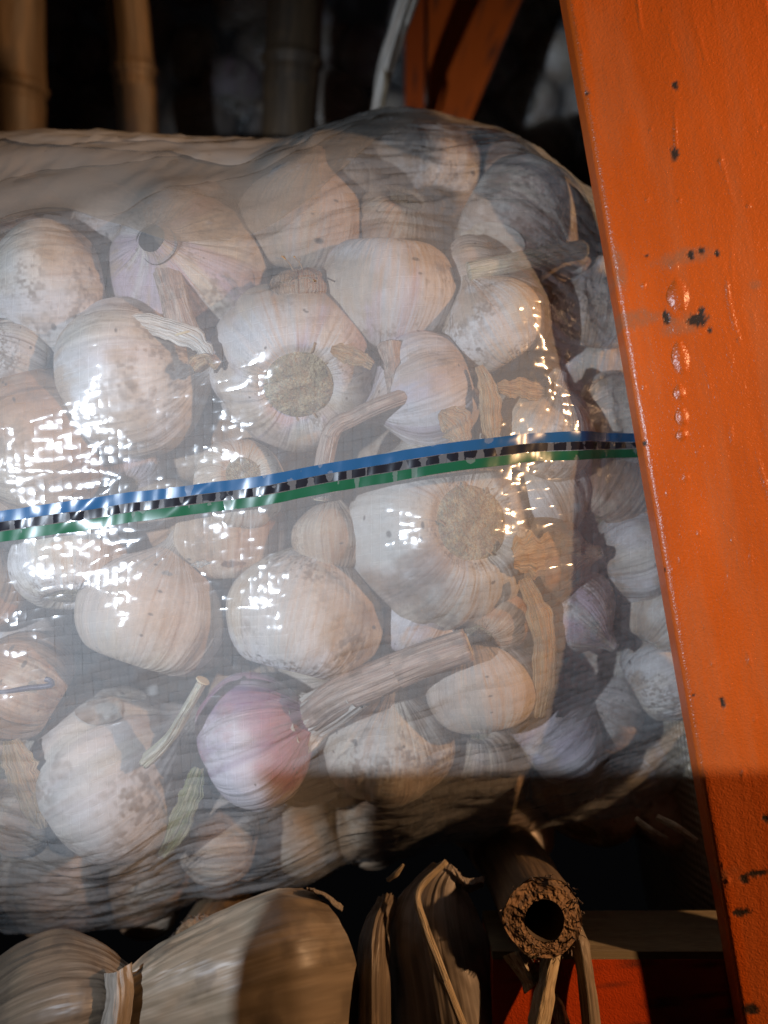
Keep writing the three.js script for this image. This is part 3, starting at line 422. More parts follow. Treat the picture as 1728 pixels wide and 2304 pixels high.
{
  const nW = Math.round((XB - XA) / PITCH), nV = Math.round((VB - VA) / PITCH), wave = 0.00006, crown = 0.00026, jit = rng(31);
  const ribbon = (fn, n, mk) => gridGeo(2, n, (u, v) => {
    const p = fn(u, v), e = 0.0006; return p;
  });
  const normalAt = (x, v) => { const h = 0.0012, a = onFilm(x + h, v).sub(onFilm(x - h, v)), b = onFilm(x, v + h).sub(onFilm(x, v - h)); return a.cross(b).normalize(); };
  // weft: runs along the sack
  for (let j = 0; j < nV; j++) {
    const v0 = VA + (j + 0.5) * PITCH, n = nW * 3, tilt = (jit() - 0.5) * 0.00012, near = Math.round(v0 / PITCH);
    const mat = near === 1 ? blueTape : near === 0 ? blackTape : near === -1 ? greenTape : clearTape, half = (near === 1 ? 0.54 : near === 0 ? 0.42 : near === -1 ? 0.5 : 0.489) * PITCH;
    const lift = mat === clearTape ? 0 : mat === blackTape ? 0.00014 : 0.00024, cr = mat === clearTape ? crown : 0.00005, wv = mat === blackTape ? 0.00016 : wave;
    const g = gridGeo(2, n, (u, t) => {
      const x = lerp(XA, XB, t), v = v0 + (u - 0.5) * 2 * half, k = t * nW, N = normalAt(x, v0), ph = Math.cos(Math.PI * (k - 0.5 + j)) * wv;
      const wn = noise2(k * 0.9, j * 3.1, 601) - 0.5, wob = 0.00008 * wn + 0.002 * wn ** 3;
      return toSack(onFilm(x, v).addScaledVector(N, ph + lift + wob + (u === 0.5 ? cr : tilt * (u - 0.5))));
    });
    part(mat === clearTape ? 'weft_tape' : mat === blueTape ? 'blue_tape' : mat === blackTape ? 'black_tape' : 'green_tape', g, mat, sack);
  }
  for (let i = 0; i < nW; i++) {
    const x0 = XA + (i + 0.5) * PITCH, n = nV * 3, half = 0.487 * PITCH, tilt = (jit() - 0.5) * 0.00012;
    const g = gridGeo(2, n, (u, t) => {
      const v = lerp(VA, VB, t), x = x0 + (0.5 - u) * 2 * half, k = t * nV, N = normalAt(x0, v), ph = -Math.cos(Math.PI * (k - 0.5 + i)) * wave;
      const wn = noise2(k * 0.9, i * 3.3, 603) - 0.5, wob = 0.00008 * wn + 0.002 * wn ** 3;
      return toSack(onFilm(x, v).addScaledVector(N, ph + wob + (u === 0.5 ? 0.00009 : tilt * (u - 0.5))));
    });
    part('warp_tape', g, clearTape, sack);
  }
  // the rest of the sack, out of sight behind
  const milky = new THREE.MeshPhysicalMaterial({ color: new THREE.Color().setRGB(0.6, 0.57, 0.53), roughness: 0.5, transmission: 0.25, thickness: 0, side: THREE.DoubleSide }); milky.name = 'milky_plastic';
  part('back_panel', gridGeo(60, 40, (u, v) => { const x = lerp(XL, XR, u), th = lerp(2.05, Math.PI * 2 - 2.05, v), c = Math.cos(th), n = Math.sin(th), s = section(x); return toSack(V(x, s.yc + s.b * 0.98 * Math.sign(n) * Math.abs(n) ** POW, ZC + s.a * 0.98 * Math.sign(c) * Math.abs(c) ** POW)); }), milky, sack);
  // the sack's spare cloth folded over the top in layers
  const fold = new THREE.MeshPhysicalMaterial({ color: new THREE.Color().setRGB(0.74, 0.7, 0.65), roughness: 0.26, specularIntensity: 0.4, transmission: 0.84, thickness: 0, side: THREE.DoubleSide }); fold.name = 'folded_plastic';
  const folds = [0.88, 0.82, 0.75, 0.68, 0.55].map((t) => { const m = fold.clone(); m.transmission = t; return m; });
  [0.108, 0.124, 0.14, 0.156, 0.172].forEach((e0, k) => part('folded_cloth', gridGeo(120, 30, (u, v) => { const x = lerp(-0.178, 0.14, u), edge = e0 - 0.006 + 0.066 * sstep(-0.06, 0.03, x) + 0.01 * Math.sin(x * 30 + k * 2.1) + 0.004 * Math.sin(x * 95 + k * 1.3); const p = onFilm(x, lerp(edge, 0.262, v)); const s = section(x); const c = V(x, s.yc, ZC); return toSack(p.sub(c).multiplyScalar(1.005 + 0.0035 * k).add(c)); }), folds[k], sack));
}
{ // dark thread on the film
  const g = new THREE.TubeGeometry(cat([[-30, 1497], [20, 1493], [60, 1486], [100, 1482], [113, 1478], [108, 1470], [98, 1467]].map(([x, y]) => onRay(x * F, y * F, -0.0012))), 40, 0.0010, 8);
  single('dark_thread', g, new THREE.MeshStandardMaterial({ color: new THREE.Color().setRGB(0.025, 0.012, 0.04), roughness: 0.5 }), 'short dark purple thread with a hooked end over the tan bulb', 'thread');
}

// ------------------------------------------------------------------ orange post
const orangeBump = tex(512, 512, (u, v) => 0.5 * fbm(u * 40, v * 40, 201, 4, 40) + 0.5 * noise2(u * 130, v * 130, 203, 130), false);
function paintMat(name, o = {}) { const m = new THREE.MeshPhysicalMaterial({ color: 0xffffff, vertexColors: true, roughness: 0.36, specularIntensity: 0.9, bumpMap: orangeBump, bumpScale: 0.0002, ...o }); m.name = name; return m; }
const ORANGE = [0.44, 0.075, 0.006];
{
  const Z = 0.012, W = 0.0685, DEP = 0.016, tilt = Math.atan(0.172);
  const foot = P(1275 + 0.172 * 2900, 2900, Z), o = thing('orange_post', 'orange painted steel post with paint drips, blisters and rust chips', 'post', foot.toArray());
  o.rotation.z = tilt; o.rotateY(-8 * DEG);
  const loc = (px, py) => { let p = P(px, py, Z).sub(foot); const c = Math.cos(-tilt), s = Math.sin(-tilt); return [(p.x * c - p.y * s) / Math.cos(8 * DEG) * 0.985, p.x * s + p.y * c]; };
  const L0 = 0, L1 = loc(1200, -420)[1], rr = rng(55);
  const drips = [[1522, 668, 22, 36, 1.0], [1528, 806, 17, 38, 0.9], [1527, 884, 12, 18, 0.7], [1532, 938, 13, 22, 0.8], [1533, 978, 12, 13, 0.8], [1541, 1074, 9, 9, 0.4], [1520, 735, 22, 22, 0.35], [1512, 602, 14, 12, 0.3]].map(([x, y, w, h, e]) => [...loc(x, y), w * 0.00016, h * 0.00016, e * 0.0012]);
  const chips = [[1512, 206, 8, 10], [1512, 355, 9, 17], [1548, 580, 8, 12], [1570, 572, 9, 9], [1604, 580, 6, 8], [1496, 718, 9, 16], [1562, 724, 22, 16], [1572, 704, 8, 8], [1589, 748, 6, 6], [1452, 577, 5, 4], [1320, 210, 5, 5], [1560, 1564, 4, 4], [1622, 1578, 6, 14], [1700, 1960, 30, 8], [1672, 1975, 12, 14], [1665, 2050, 20, 9], [1560, 1690, 6, 6], [1690, 2270, 18, 14], [1716, 1835, 8, 10], [1494, 1285, 5, 6], [1450, 998, 4, 7]].map(([x, y, w, h]) => [...loc(x, y), w * 0.00016, h * 0.00016]);
  const blis = Array.from({ length: 240 }, () => [rr() * W, lerp(0.12, L1, rr()), 0.0004 + 0.0011 * rr() * rr(), (rr() - 0.25) * 0.0008]);
  const sags = Array.from({ length: 36 }, () => { const a = 0.022 + 0.03 * (rr() + rr()) / 2 + (rr() - 0.5) * 0.03; return [a, lerp(0.18, L1, rr()), 0.003 + 0.012 * rr(), 0.0004 + 0.0004 * rr(), 0.0001 + 0.00022 * rr()]; });
  const grime = [[1420, 722, 90, 24], [1395, 600, 20, 70], [1530, 585, 70, 24], [1530, 735, 60, 26], [1685, 650, 14, 12], [1600, 1980, 60, 40]].map(([x, y, w, h]) => [...loc(x, y), w * 0.00016, h * 0.00016]);
  const height = (a, l) => {
    let h = 0.00013 * (fbm(a * 300, l * 90, 211, 3) - 0.5) + 0.00004 * (noise2(a * 900, l * 24, 212) - 0.5) + 0.0004 * (fbm(a * 40, l * 12, 213, 2) - 0.5);
    for (const [x, y, w, t, e] of drips) { const dy = (l - y) / t, dx = (a - x) / (w * (dy > 0 ? clamp(1 - 0.45 * dy, 0.25, 1) : 1)), q = dx * dx + dy * dy; if (q < 1) h += e * (1 - q) ** 0.7; }
    for (const [x, y, r, e] of blis) { const dx = (a - x) / r, dy = (l - y) / (r * 1.3); if (Math.abs(dx) < 1 && Math.abs(dy) < 1) { const q = dx * dx + dy * dy; if (q < 1) h += e * (1 - q) ** 2; } }
    for (const [x, y, len, w, e] of sags) { const dy = (l - y) / len; if (Math.abs(dy) < 1) { const dx = (a - x - 0.0012 * Math.sin(l * 120)) / w; if (Math.abs(dx) < 1) h += e * (1 - dx * dx) * (1 - dy * dy); } }
    return h;
  };
  const chip = (a, l) => { let c = 0; for (const [x, y, w, t] of chips) { const dx = (a - x) / w, dy = (l - y) / t; if (Math.abs(dx) < 1.8 && Math.abs(dy) < 1.8) c = Math.max(c, 1 - sstep(0.6, 1.15, Math.hypot(dx, dy) + 0.9 * (fbm(a * 1100, l * 1100, 221, 3) - 0.5))); } return c; };
  const NA = 116, NL = 640, RAD = 0.0022;
  // outline of the section: left side, rounded corner, face, rounded corner, right side
  const outline = []; for (let i = 0; i <= 6; i++) outline.push([0, -DEP + (DEP - RAD) * i / 6, -1, 0, 0]);
  for (let i = 1; i <= 6; i++) { const t = i / 6 * Math.PI / 2; outline.push([RAD - RAD * Math.cos(t), -RAD + RAD * Math.sin(t), -Math.cos(t), Math.sin(t), 0.5]); }
  for (let i = 1; i < NA; i++) outline.push([RAD + (W - 2 * RAD) * i / NA, 0, 0, 1, 1]);
  for (let i = 0; i <= 6; i++) { const t = i / 6 * Math.PI / 2; outline.push([W - RAD + RAD * Math.sin(t), -RAD + RAD * Math.cos(t), Math.sin(t), Math.cos(t), 0.5]); }
  for (let i = 1; i <= 4; i++) outline.push([W, -RAD - (DEP - RAD) * i / 4, 1, 0, 0]);
  outline.push([0.001, -DEP, 0, -1, 0]); outline.push([0, -DEP, 0, -1, 0]);
  const NO = outline.length - 1, cols = [];
  const g = gridGeo(NO, NL, (u, v) => {
    const [a, z, na, nz, face] = outline[Math.round(u * NO)], l = lerp(L0, L1, v);
    const aa = face > 0 ? a : a + z, c = chip(a, l) * (face > 0 ? 1 : 0);
    const h = (face > 0 ? height(a, l) * (face === 1 ? 1 : 0.4) : 0.0003 * (fbm(l * 90, z * 90, 235, 3) - 0.5)) * (1 - c) - 0.00025 * c;
    let k = ORANGE; const va = fbm(a * 60, l * 25, 241, 4); k = mix3(k, [0.34, 0.13, 0.05], 0.2 * sstep(0.45, 0.75, fbm(a * 130, l * 18, 249, 5))); k = k.map((x, i) => x * (0.92 + 0.3 * (va - 0.5) + 0.05 * (noise2(a * 1400, l * 30, 244) - 0.5) + 0.08 * (noise2(a * 2500, l * 2500, 243) - 0.5)));
    let gr = 0; for (const [x, y, w, t] of grime) gr = Math.max(gr, (1 - sstep(0.4, 1.1, Math.hypot((a - x) / w, (l - y) / t) + 0.8 * (fbm(a * 260, l * 260, 245, 4) - 0.5)))); k = mix3(k, [0.2, 0.1, 0.05], gr * 0.45 * (0.5 + fbm(a * 700, l * 700, 247, 2)));
    k = mix3(k, [0.15, 0.05, 0.02], sstep(0.02, 0.3, c) * 0.85); k = mix3(k, [0.03, 0.02, 0.015], sstep(0.45, 0.9, c)); cols.push(...k);
    return V(a + na * h, l, z + nz * h);
  }, { uv: (u, v) => { const q = outline[Math.round(u * NO)]; return [(q[0] + q[1]) / 0.06, lerp(L0, L1, v) / 0.06]; } });
  g.setAttribute('color', new THREE.BufferAttribute(new Float32Array(cols), 3));
  part('painted_steel', g, paintMat('orange_paint'), o);
}
function paintedBox(w, h, d, seed, base = ORANGE, n = 30, chipAmt = 0.7) {
  const g = new THREE.BoxGeometry(w, h, d, n, n, 4), p = g.attributes.position, cols = [];
  for (let i = 0; i < p.count; i++) { const x = p.getX(i), y = p.getY(i), z = p.getZ(i), f = 1; let k = base.map((c) => c * (0.88 + 0.3 * (fbm(x * 90, y * 90 + z * 50, seed, 4) - 0.5))); k = mix3(k, [0.03, 0.02, 0.015], chipAmt * sstep(0.66, 0.72, fbm(x * 200, y * 200 + z * 130, seed + 5, 4))); cols.push(...k); p.setXYZ(i, x, y, z); }
  g.setAttribute('color', new THREE.BufferAttribute(new Float32Array(cols), 3)); const uv = g.attributes.uv; for (let i = 0; i < uv.count; i++) uv.setXY(i, uv.getX(i) * w / 0.06, uv.getY(i) * h / 0.06);
  return g;
}
{ // cross beam under the sack
  const o = thing('orange_cross_beam', 'orange painted steel beam under the bamboo end with a dusty top', 'beam', [0.179, -0.2, -0.0225]);
  part('painted_face', paintedBox(0.275, 0.058, 0.034, 301, [0.45, 0.05, 0.006]), paintMat('red_orange_paint'), o);
  const dust = new THREE.MeshStandardMaterial({ map: tex(256, 256, (u, v) => mix3([0.2, 0.16, 0.095], [0.14, 0.1, 0.055], fbm(u * 12, v * 12, 303, 5)).map((x) => x * (0.8 + 0.4 * noise2(u * 120, v * 120, 305)))), roughness: 0.95 }); dust.name = 'dusty_wood';
  const b = part('dusty_board', new THREE.BoxGeometry(0.275, 0.003, 0.0335, 20, 1, 4), dust, o); b.position.set(0, 0.0305, 0);
}

// ------------------------------------------------------------------ bamboo
const bambooMats = [fibre('old_bamboo', 401, [0.08, 0.052, 0.029], [0.125, 0.08, 0.043], 0.6, 0.5, 0.0006)];
const hollow = new THREE.MeshStandardMaterial({ color: new THREE.Color().setRGB(0.09, 0.06, 0.035), roughness: 0.95, side: THREE.DoubleSide });
function bamboo(name, a, b, r0, r1, nodes, label, { end = false, mat = 0, seed = 1, group, lumpy = 0.03 } = {}) {
  const o = thing(name, label, 'pole', a.toArray(), group), len = a.distanceTo(b);
  o.quaternion.setFromUnitVectors(V(0, 1, 0), b.clone().sub(a).normalize());
  const rad = (y, u) => { const t = y / len; let r = lerp(r0, r1, t); for (const n of nodes) { const d = (t - n) * len; r += r0 * (0.13 * Math.exp(-((d / 0.0022) ** 2)) - 0.07 * Math.exp(-(((d - 0.0042) / 0.002) ** 2)) + 0.05 * Math.exp(-((d / 0.012) ** 2))); } return r * (1 + lumpy * (fbm(u * 3, t * 4, seed, 3, 3) - 0.5) * 2 + 0.012 * (noise2(u * 26, t * 2, seed + 3, 26) - 0.5)); };
  const g = gridGeo(40, 110, (u, v) => { const y = v * len, r = rad(y, u), e = end && v < 0.03 ? 0.0035 * (noise2(u * 14, 1, seed + 7, 14) - 0.3) * (1 - v / 0.03) : 0; return V(Math.cos(u * 6.2832) * r, y + e, Math.sin(u * 6.2832) * r); }, { wrapU: true, uv: (u, v) => [u, v * 2] });
  part('culm', g, bambooMats[mat], o);
  if (end) {
    const rim = gridGeo(40, 8, (u, v) => { const rr = lerp(rad(0, u) * 0.99, r0 * 0.5 * (1 + 0.12 * (noise2(u * 5, 2, seed, 5) - 0.5)), v), q = 0.0035 * (noise2(u * 14, 1, seed + 7, 14) - 0.3) * (1 - v) + 0.0016 * (noise2(u * 30, v * 7, seed + 9, 30) - 0.5); return V(Math.cos(u * 6.2832) * rr, q, Math.sin(u * 6.2832) * rr); }, { wrapU: true });
    part('cut_rim', rim, fibre('raw_bamboo', 403, [0.16, 0.085, 0.04], [0.22, 0.125, 0.06], 0.85, 0.5, 0.002), o);
    part('bore', gridGeo(30, 10, (u, v) => { const rr = r0 * 0.5 * (1 + 0.12 * (noise2(u * 5, 2, seed, 5) - 0.5)) * (v > 0.85 ? (1 - v) / 0.15 : 1); return V(Math.cos(u * 6.2832) * rr, Math.min(v, 0.85) * 0.07, Math.sin(u * 6.2832) * rr); }, { wrapU: true }), hollow, o);
    const r = rng(seed + 20), gs = [];
    for (let i = 0; i < 150; i++) { const u = r(), ang = u * 6.2832, rr = r0 * lerp(0.62, 1.03, r()), l = 0.0015 + 0.006 * r() * r(), p = V(Math.cos(ang) * rr, 0.003, Math.sin(ang) * rr), q = p.clone().add(V((r() - 0.4) * l * 0.7 * Math.cos(ang), -l * 0.7, (r() - 0.4) * l * 0.7 * Math.sin(ang))); gs.push(new THREE.TubeGeometry(cat([p, p.clone().lerp(q, 0.6).add(V((r() - 0.5) * 0.001, 0, (r() - 0.5) * 0.001)), q]), 3, 0.00013 + 0.0002 * r(), 4)); }
    const fr = part('torn_fibres', mergeGeometries(gs), M.stem, o); fr.userData.kind = 'stuff';
  }
  return o;
}
bamboo('bamboo_pole', P(1226, 2070, 0.006), V(0.0535, -0.184, -0.28), 0.0152, 0.017, [0.42], 'hollow bamboo pole with frayed cut end under the sack', { end: true, seed: 3, lumpy: 0.16 });
bamboo('bamboo_pole', P(452, 2130, -0.045), V(-0.072, -0.215, -0.3), 0.0125, 0.013, [0.5], 'grey bamboo pole under the sack behind the dry husks', { end: true, seed: 5 });
bamboo('bamboo_pole', P(20, -260, -0.22), P(30, 640, -0.25), 0.0215, 0.021, [0.5], 'thickest and darkest upright bamboo pole behind the sack', { seed: 7 });
bamboo('bamboo_pole', P(262, -260, -0.2), P(345, 640, -0.23), 0.0128, 0.0122, [0.455], 'slender slanting bamboo pole behind the sack with one raised joint', { seed: 8 });
bamboo('bamboo_pole', P(680, -260, -0.2), P(632, 640, -0.23), 0.0168, 0.0172, [0.43], 'thick upright bamboo pole behind the sack near the dry straw stalk', { seed: 9 });

// ------------------------------------------------------------------ dry husks and leaves in front, below the sack
function patch(rows, { nu = 48, nv = 48, rib = 0.0005, ribs = 18, seed = 1, thick = 0.00022, wave = 0.001, swap = false } = {}) {   // rows of [px, py, z]; ribs run from the first row to the last
  const curves = rows.map((r) => cat(r.map(([x, y, z]) => P(x, y, z))));
  const at = (u, v) => cat(curves.map((c) => c.getPoint(u))).getPoint(v);
  const base = []; for (let j = 0; j <= nv; j++) for (let i = 0; i <= nu; i++) base.push(at(i / nu, j / nv));
  const g0 = gridGeo(nu, nv, (u, v) => base[Math.round(v * nv) * (nu + 1) + Math.round(u * nu)]), N = g0.attributes.normal;
  const face = (s) => gridGeo(nu, nv, (u, v) => { const k = Math.round(v * nv) * (nu + 1) + Math.round(u * nu), [a, b] = swap ? [v, u] : [u, v], h = rib * (Math.abs(Math.sin(a * ribs * Math.PI + 2 * noise2(a * 4, b * 3, seed))) - 0.5) * (0.4 + noise2(a * 8, b * 3, seed + 3)) + wave * (fbm(u * 4, v * 4, seed + 1, 3) - 0.5) * 2 + s * thick / 2; return base[k].clone().add(V(N.getX(k), N.getY(k), N.getZ(k)).multiplyScalar(h)); }, { uv: (u, v) => swap ? [v * 0.9, u * 0.9] : [u * 0.8, v * 0.9] });
  return mergeGeometries([face(1), face(-1)]);
}
const huskGrey = fibre('grey_husk', 501, [0.2, 0.16, 0.125], [0.27, 0.22, 0.175], 0.6, 0.35, 0.0004, 0.5, 0.2), huskGold = fibre('golden_husk', 502, [0.17, 0.128, 0.085], [0.23, 0.175, 0.12], 0.48, 0.4, 0.0002, 0.3, 0.2), huskBrown = fibre('brown_husk', 503, [0.12, 0.085, 0.055], [0.17, 0.122, 0.08], 0.5, 0.4, 0.0004, 0.45, 0.2), straw = fibre('straw', 504, [0.36, 0.26, 0.15], [0.46, 0.36, 0.23], 0.5, 0.25, 0.0009);
{
  const a = thing('dry_husk', 'fan-shaped ribbed brown husk gathered into a pale neck', 'husk', P(150, 2400, 0.01).toArray());
  const rel = (g, o) => { g.translate(-o.position.x, -o.position.y, -o.position.z); return g; };
  part('blade', rel(patch([[[-60, 2190, -0.016], [-60, 2270, 0.000], [-60, 2350, 0.010], [-60, 2460, 0.008]], [[60, 2118, -0.018], [60, 2190, 0.002], [65, 2290, 0.016], [70, 2430, 0.008]], [[150, 2092, -0.020], [150, 2165, 0.000], [155, 2265, 0.016], [165, 2410, 0.008]], [[228, 2122, -0.014], [225, 2180, 0.000], [222, 2255, 0.012], [215, 2360, 0.008]], [[290, 2165, -0.010], [275, 2205, 0.000], [262, 2260, 0.006], [240, 2340, 0.004]]], { ribs: 13, rib: 0.0007, seed: 3 }), a), huskBrown, a);
  part('neck', rel(patch([[[236, 2190, 0.004], [262, 2186, 0.012], [296, 2165, 0.006]], [[232, 2260, 0.008], [262, 2250, 0.018], [300, 2240, 0.010]], [[215, 2350, 0.008], [250, 2350, 0.018], [286, 2350, 0.010]], [[200, 2440, 0.004], [240, 2440, 0.014], [280, 2440, 0.006]]], { ribs: 5, rib: 0.0006, seed: 4 }), a), huskGrey, a);
  const b = thing('dry_husk', 'broad grey-gold husk sheet folded over below the sack', 'husk', P(560, 2420, 0.01).toArray());
  part('blade', rel(patch([[[292, 2176, 0.000], [360, 2128, -0.008], [480, 2060, -0.010], [600, 2002, -0.014], [680, 1994, -0.018]], [[290, 2205, 0.004], [380, 2150, 0.002], [500, 2085, -0.002], [630, 2030, -0.004], [735, 2030, -0.012]], [[288, 2250, 0.006], [400, 2200, 0.008], [530, 2150, 0.010], [660, 2110, 0.010], [780, 2095, -0.006]], [[284, 2330, 0.006], [410, 2300, 0.010], [540, 2260, 0.014], [680, 2220, 0.015], [802, 2190, -0.008]], [[280, 2450, 0.004], [410, 2440, 0.008], [550, 2430, 0.012], [690, 2420, 0.013], [806, 2400, -0.010]]], { ribs: 7, rib: 0.0004, seed: 5, nu: 60, nv: 60, wave: 0.0016, swap: true }), b), huskGold, b);
  part('curled_edge', rel(patch([[[690, 1996, -0.014], [735, 2012, -0.016], [772, 2040, -0.020]], [[700, 2004, -0.008], [742, 2026, -0.010], [770, 2052, -0.014]]], { ribs: 2, rib: 0.0003, nu: 24, nv: 8, seed: 6 }), b), huskGrey, b);
  const mk = (rows, mat, label, opt) => { const p0 = rows[rows.length - 1][0], at = P(p0[0], p0[1], p0[2]); const g = patch(rows, opt); g.translate(-at.x, -at.y, -at.z); const m = single('dry_leaf_strip', g, mat, label, 'leaf'); m.position.copy(at); return m; };
  mk([[[846, 2020, -0.03], [872, 2010, -0.026], [896, 2020, -0.03]], [[812, 2090, -0.02], [846, 2085, -0.012], [880, 2095, -0.02]], [[800, 2200, -0.012], [838, 2200, -0.002], [878, 2200, -0.012]], [[806, 2440, -0.01], [842, 2440, 0.0], [884, 2440, -0.01]]], huskBrown, 'narrow ribbed brown leaf hanging beside the broad husk sheet', { ribs: 6, rib: 0.0009, seed: 7 });
  const d = thing('leaf_sheath', 'creased grey-brown leaf sheath with a raised midrib beside the bamboo end', 'leaf', P(980, 2420, -0.01).toArray());
  part('blade', rel(patch([[[975, 1945, -0.03], [1000, 1938, -0.024], [1024, 1952, -0.024], [1040, 1985, -0.03]], [[905, 2010, -0.03], [950, 2000, -0.02], [1010, 2000, -0.018], [1062, 2030, -0.026]], [[862, 2100, -0.024], [935, 2095, -0.012], [1020, 2100, -0.008], [1090, 2110, -0.018]], [[876, 2240, -0.02], [960, 2240, -0.008], [1050, 2240, -0.004], [1120, 2240, -0.014]], [[890, 2440, -0.018], [990, 2440, -0.006], [1090, 2440, -0.002], [1165, 2440, -0.012]]], { ribs: 11, rib: 0.0005, seed: 8, wave: 0.002 }), d), huskGrey, d);
  part('midrib', rel(tubeGeo([[1004, 1938, -0.021], [940, 2010, -0.014], [955, 2080, -0.008], [985, 2160, -0.003], [1035, 2290, 0.001], [1090, 2430, 0.003]].map((q) => P(...q)), [0.0012, 0.0014, 0.0016, 0.0016, 0.0016, 0.0016], 21, { ribs: 4, nu: 10 }), d), straw, d);
  part('torn_tip', rel(patch([[[1012, 1940, -0.022], [1050, 1975, -0.02], [1092, 1972, -0.022]], [[1024, 1960, -0.02], [1052, 1990, -0.018], [1090, 1984, -0.02]], [[1038, 1995, -0.022], [1056, 2006, -0.02], [1086, 1994, -0.021]]], { nu: 20, nv: 10, ribs: 3, rib: 0.0003, seed: 9 }), d), huskGrey, d);
  mk([[[1132, 2150, -0.006], [1165, 2140, 0.0], [1190, 2140, -0.004]], [[1160, 2195, -0.004], [1185, 2180, 0.002], [1208, 2172, -0.002]], [[1182, 2236, -0.002], [1204, 2218, 0.003], [1222, 2200, 0.0]]], straw, 'short pale ribbed leaf stub just under the bamboo end', { ribs: 5, rib: 0.0006, seed: 10, nu: 24, nv: 24 });
  mk([[[1222, 2150, 0.0], [1245, 2150, 0.005], [1268, 2140, 0.0]], [[1205, 2220, 0.002], [1228, 2220, 0.007], [1252, 2220, 0.002]], [[1188, 2300, 0.004], [1212, 2300, 0.009], [1238, 2300, 0.004]], [[1165, 2440, 0.004], [1190, 2440, 0.009], [1218, 2440, 0.004]]], straw, 'straight straw leaf crossing under the bamboo end', { ribs: 4, rib: 0.0007, seed: 11, nu: 24 });
  mk([[[1270, 2070, -0.012], [1290, 2068, -0.008], [1306, 2080, -0.012]], [[1284, 2140, -0.004], [1308, 2130, 0.002], [1328, 2130, -0.004]], [[1300, 2220, 0.0], [1322, 2215, 0.005], [1342, 2215, 0.0]], [[1318, 2440, 0.002], [1345, 2440, 0.006], [1368, 2440, 0.002]]], huskGold, 'straw leaf draped over the front of the red beam', { ribs: 4, rib: 0.0006, seed: 12, nu: 24 });
  mk([[[1236, 2240, -0.006], [1250, 2236, -0.004], [1262, 2240, -0.006]], [[1250, 2300, -0.004], [1266, 2296, -0.001], [1282, 2300, -0.004]], [[1270, 2440, -0.004], [1290, 2440, -0.001], [1310, 2440, -0.004]]], straw, 'thin straw leaf in front of the red beam', { ribs: 3, rib: 0.0005, seed: 13, nu: 16 });
  const twig = (pts, w, label) => single('dry_straw', tubeGeo(pts.map((q) => P(...q)), w, 33, { nu: 12, nv: 24, ribs: 5 }), straw, label, 'straw');
  twig([[1478, 1838, -0.03], [1520, 1860, -0.026], [1568, 1892, -0.022]], [0.0012, 0.0016, 0.001], 'thin broken straw poking out beside the lower post');
  twig([[1430, 1842, -0.034], [1465, 1868, -0.03], [1502, 1888, -0.028]], [0.0012, 0.0014, 0.0007], 'faint straw in the dark below the sack corner');
  twig([[872, 1980, -0.02], [892, 1965, -0.018], [908, 1945, -0.018]], [0.0008, 0.0012, 0.0006], 'tiny straw chip above the leaf sheath');
}

// ------------------------------------------------------------------ behind the sack
{
  const st = thing('straw_stalk', 'pale dry straw stalk standing upright behind the sack', 'straw', P(838, 330, -0.16).toArray());
  const g = tubeGeo([P(832, 345, -0.16), P(850, 240, -0.158), P(872, 140, -0.155), P(912, 20, -0.15), P(960, -120, -0.145)], [0.0036, 0.0068, 0.0088, 0.0104, 0.011], 41, { ribs: 6, ribDepth: 0.3, flat: 0.5 }); g.translate(-st.position.x, -st.position.y, -st.position.z);
  part('stalk', g, M.paper, st);
  const g2 = tubeGeo([P(866, 150, -0.149), P(868, 190, -0.148), P(856, 262, -0.15)], [0.0008, 0.0012, 0.0006], 42, { ribs: 4, nu: 10, nv: 16 }); g2.translate(-st.position.x, -st.position.y, -st.position.z); part('split_strand', g2, straw, st);
}
{
  const o = thing('orange_brace', 'dim orange steel brace behind the sack beside the straw stalk', 'beam', P(1010, 420, -0.24).toArray());
  const g = paintedBox(0.05, 0.34, 0.02, 311, [0.45, 0.075, 0.008]); const p = g.attributes.position; for (let i = 0; i < p.count; i++) { const t = (p.getY(i) + 0.17) / 0.34; const yy = p.getY(i) + 0.14; p.setX(i, lerp(-0.014, clamp(-0.003 + 0.417 * yy, -0.008, 0.1), p.getX(i) / 0.05 + 0.5)); p.setY(i, yy); } g.computeVertexNormals();
  part('web', g, paintMat('dull_orange_paint'), o);
  const f = part('flange', paintedBox(0.012, 0.36, 0.05, 313, [0.38, 0.06, 0.008]), paintMat('dull_orange_paint_b'), o); f.position.set(-0.0225, 0.14, -0.02);
}
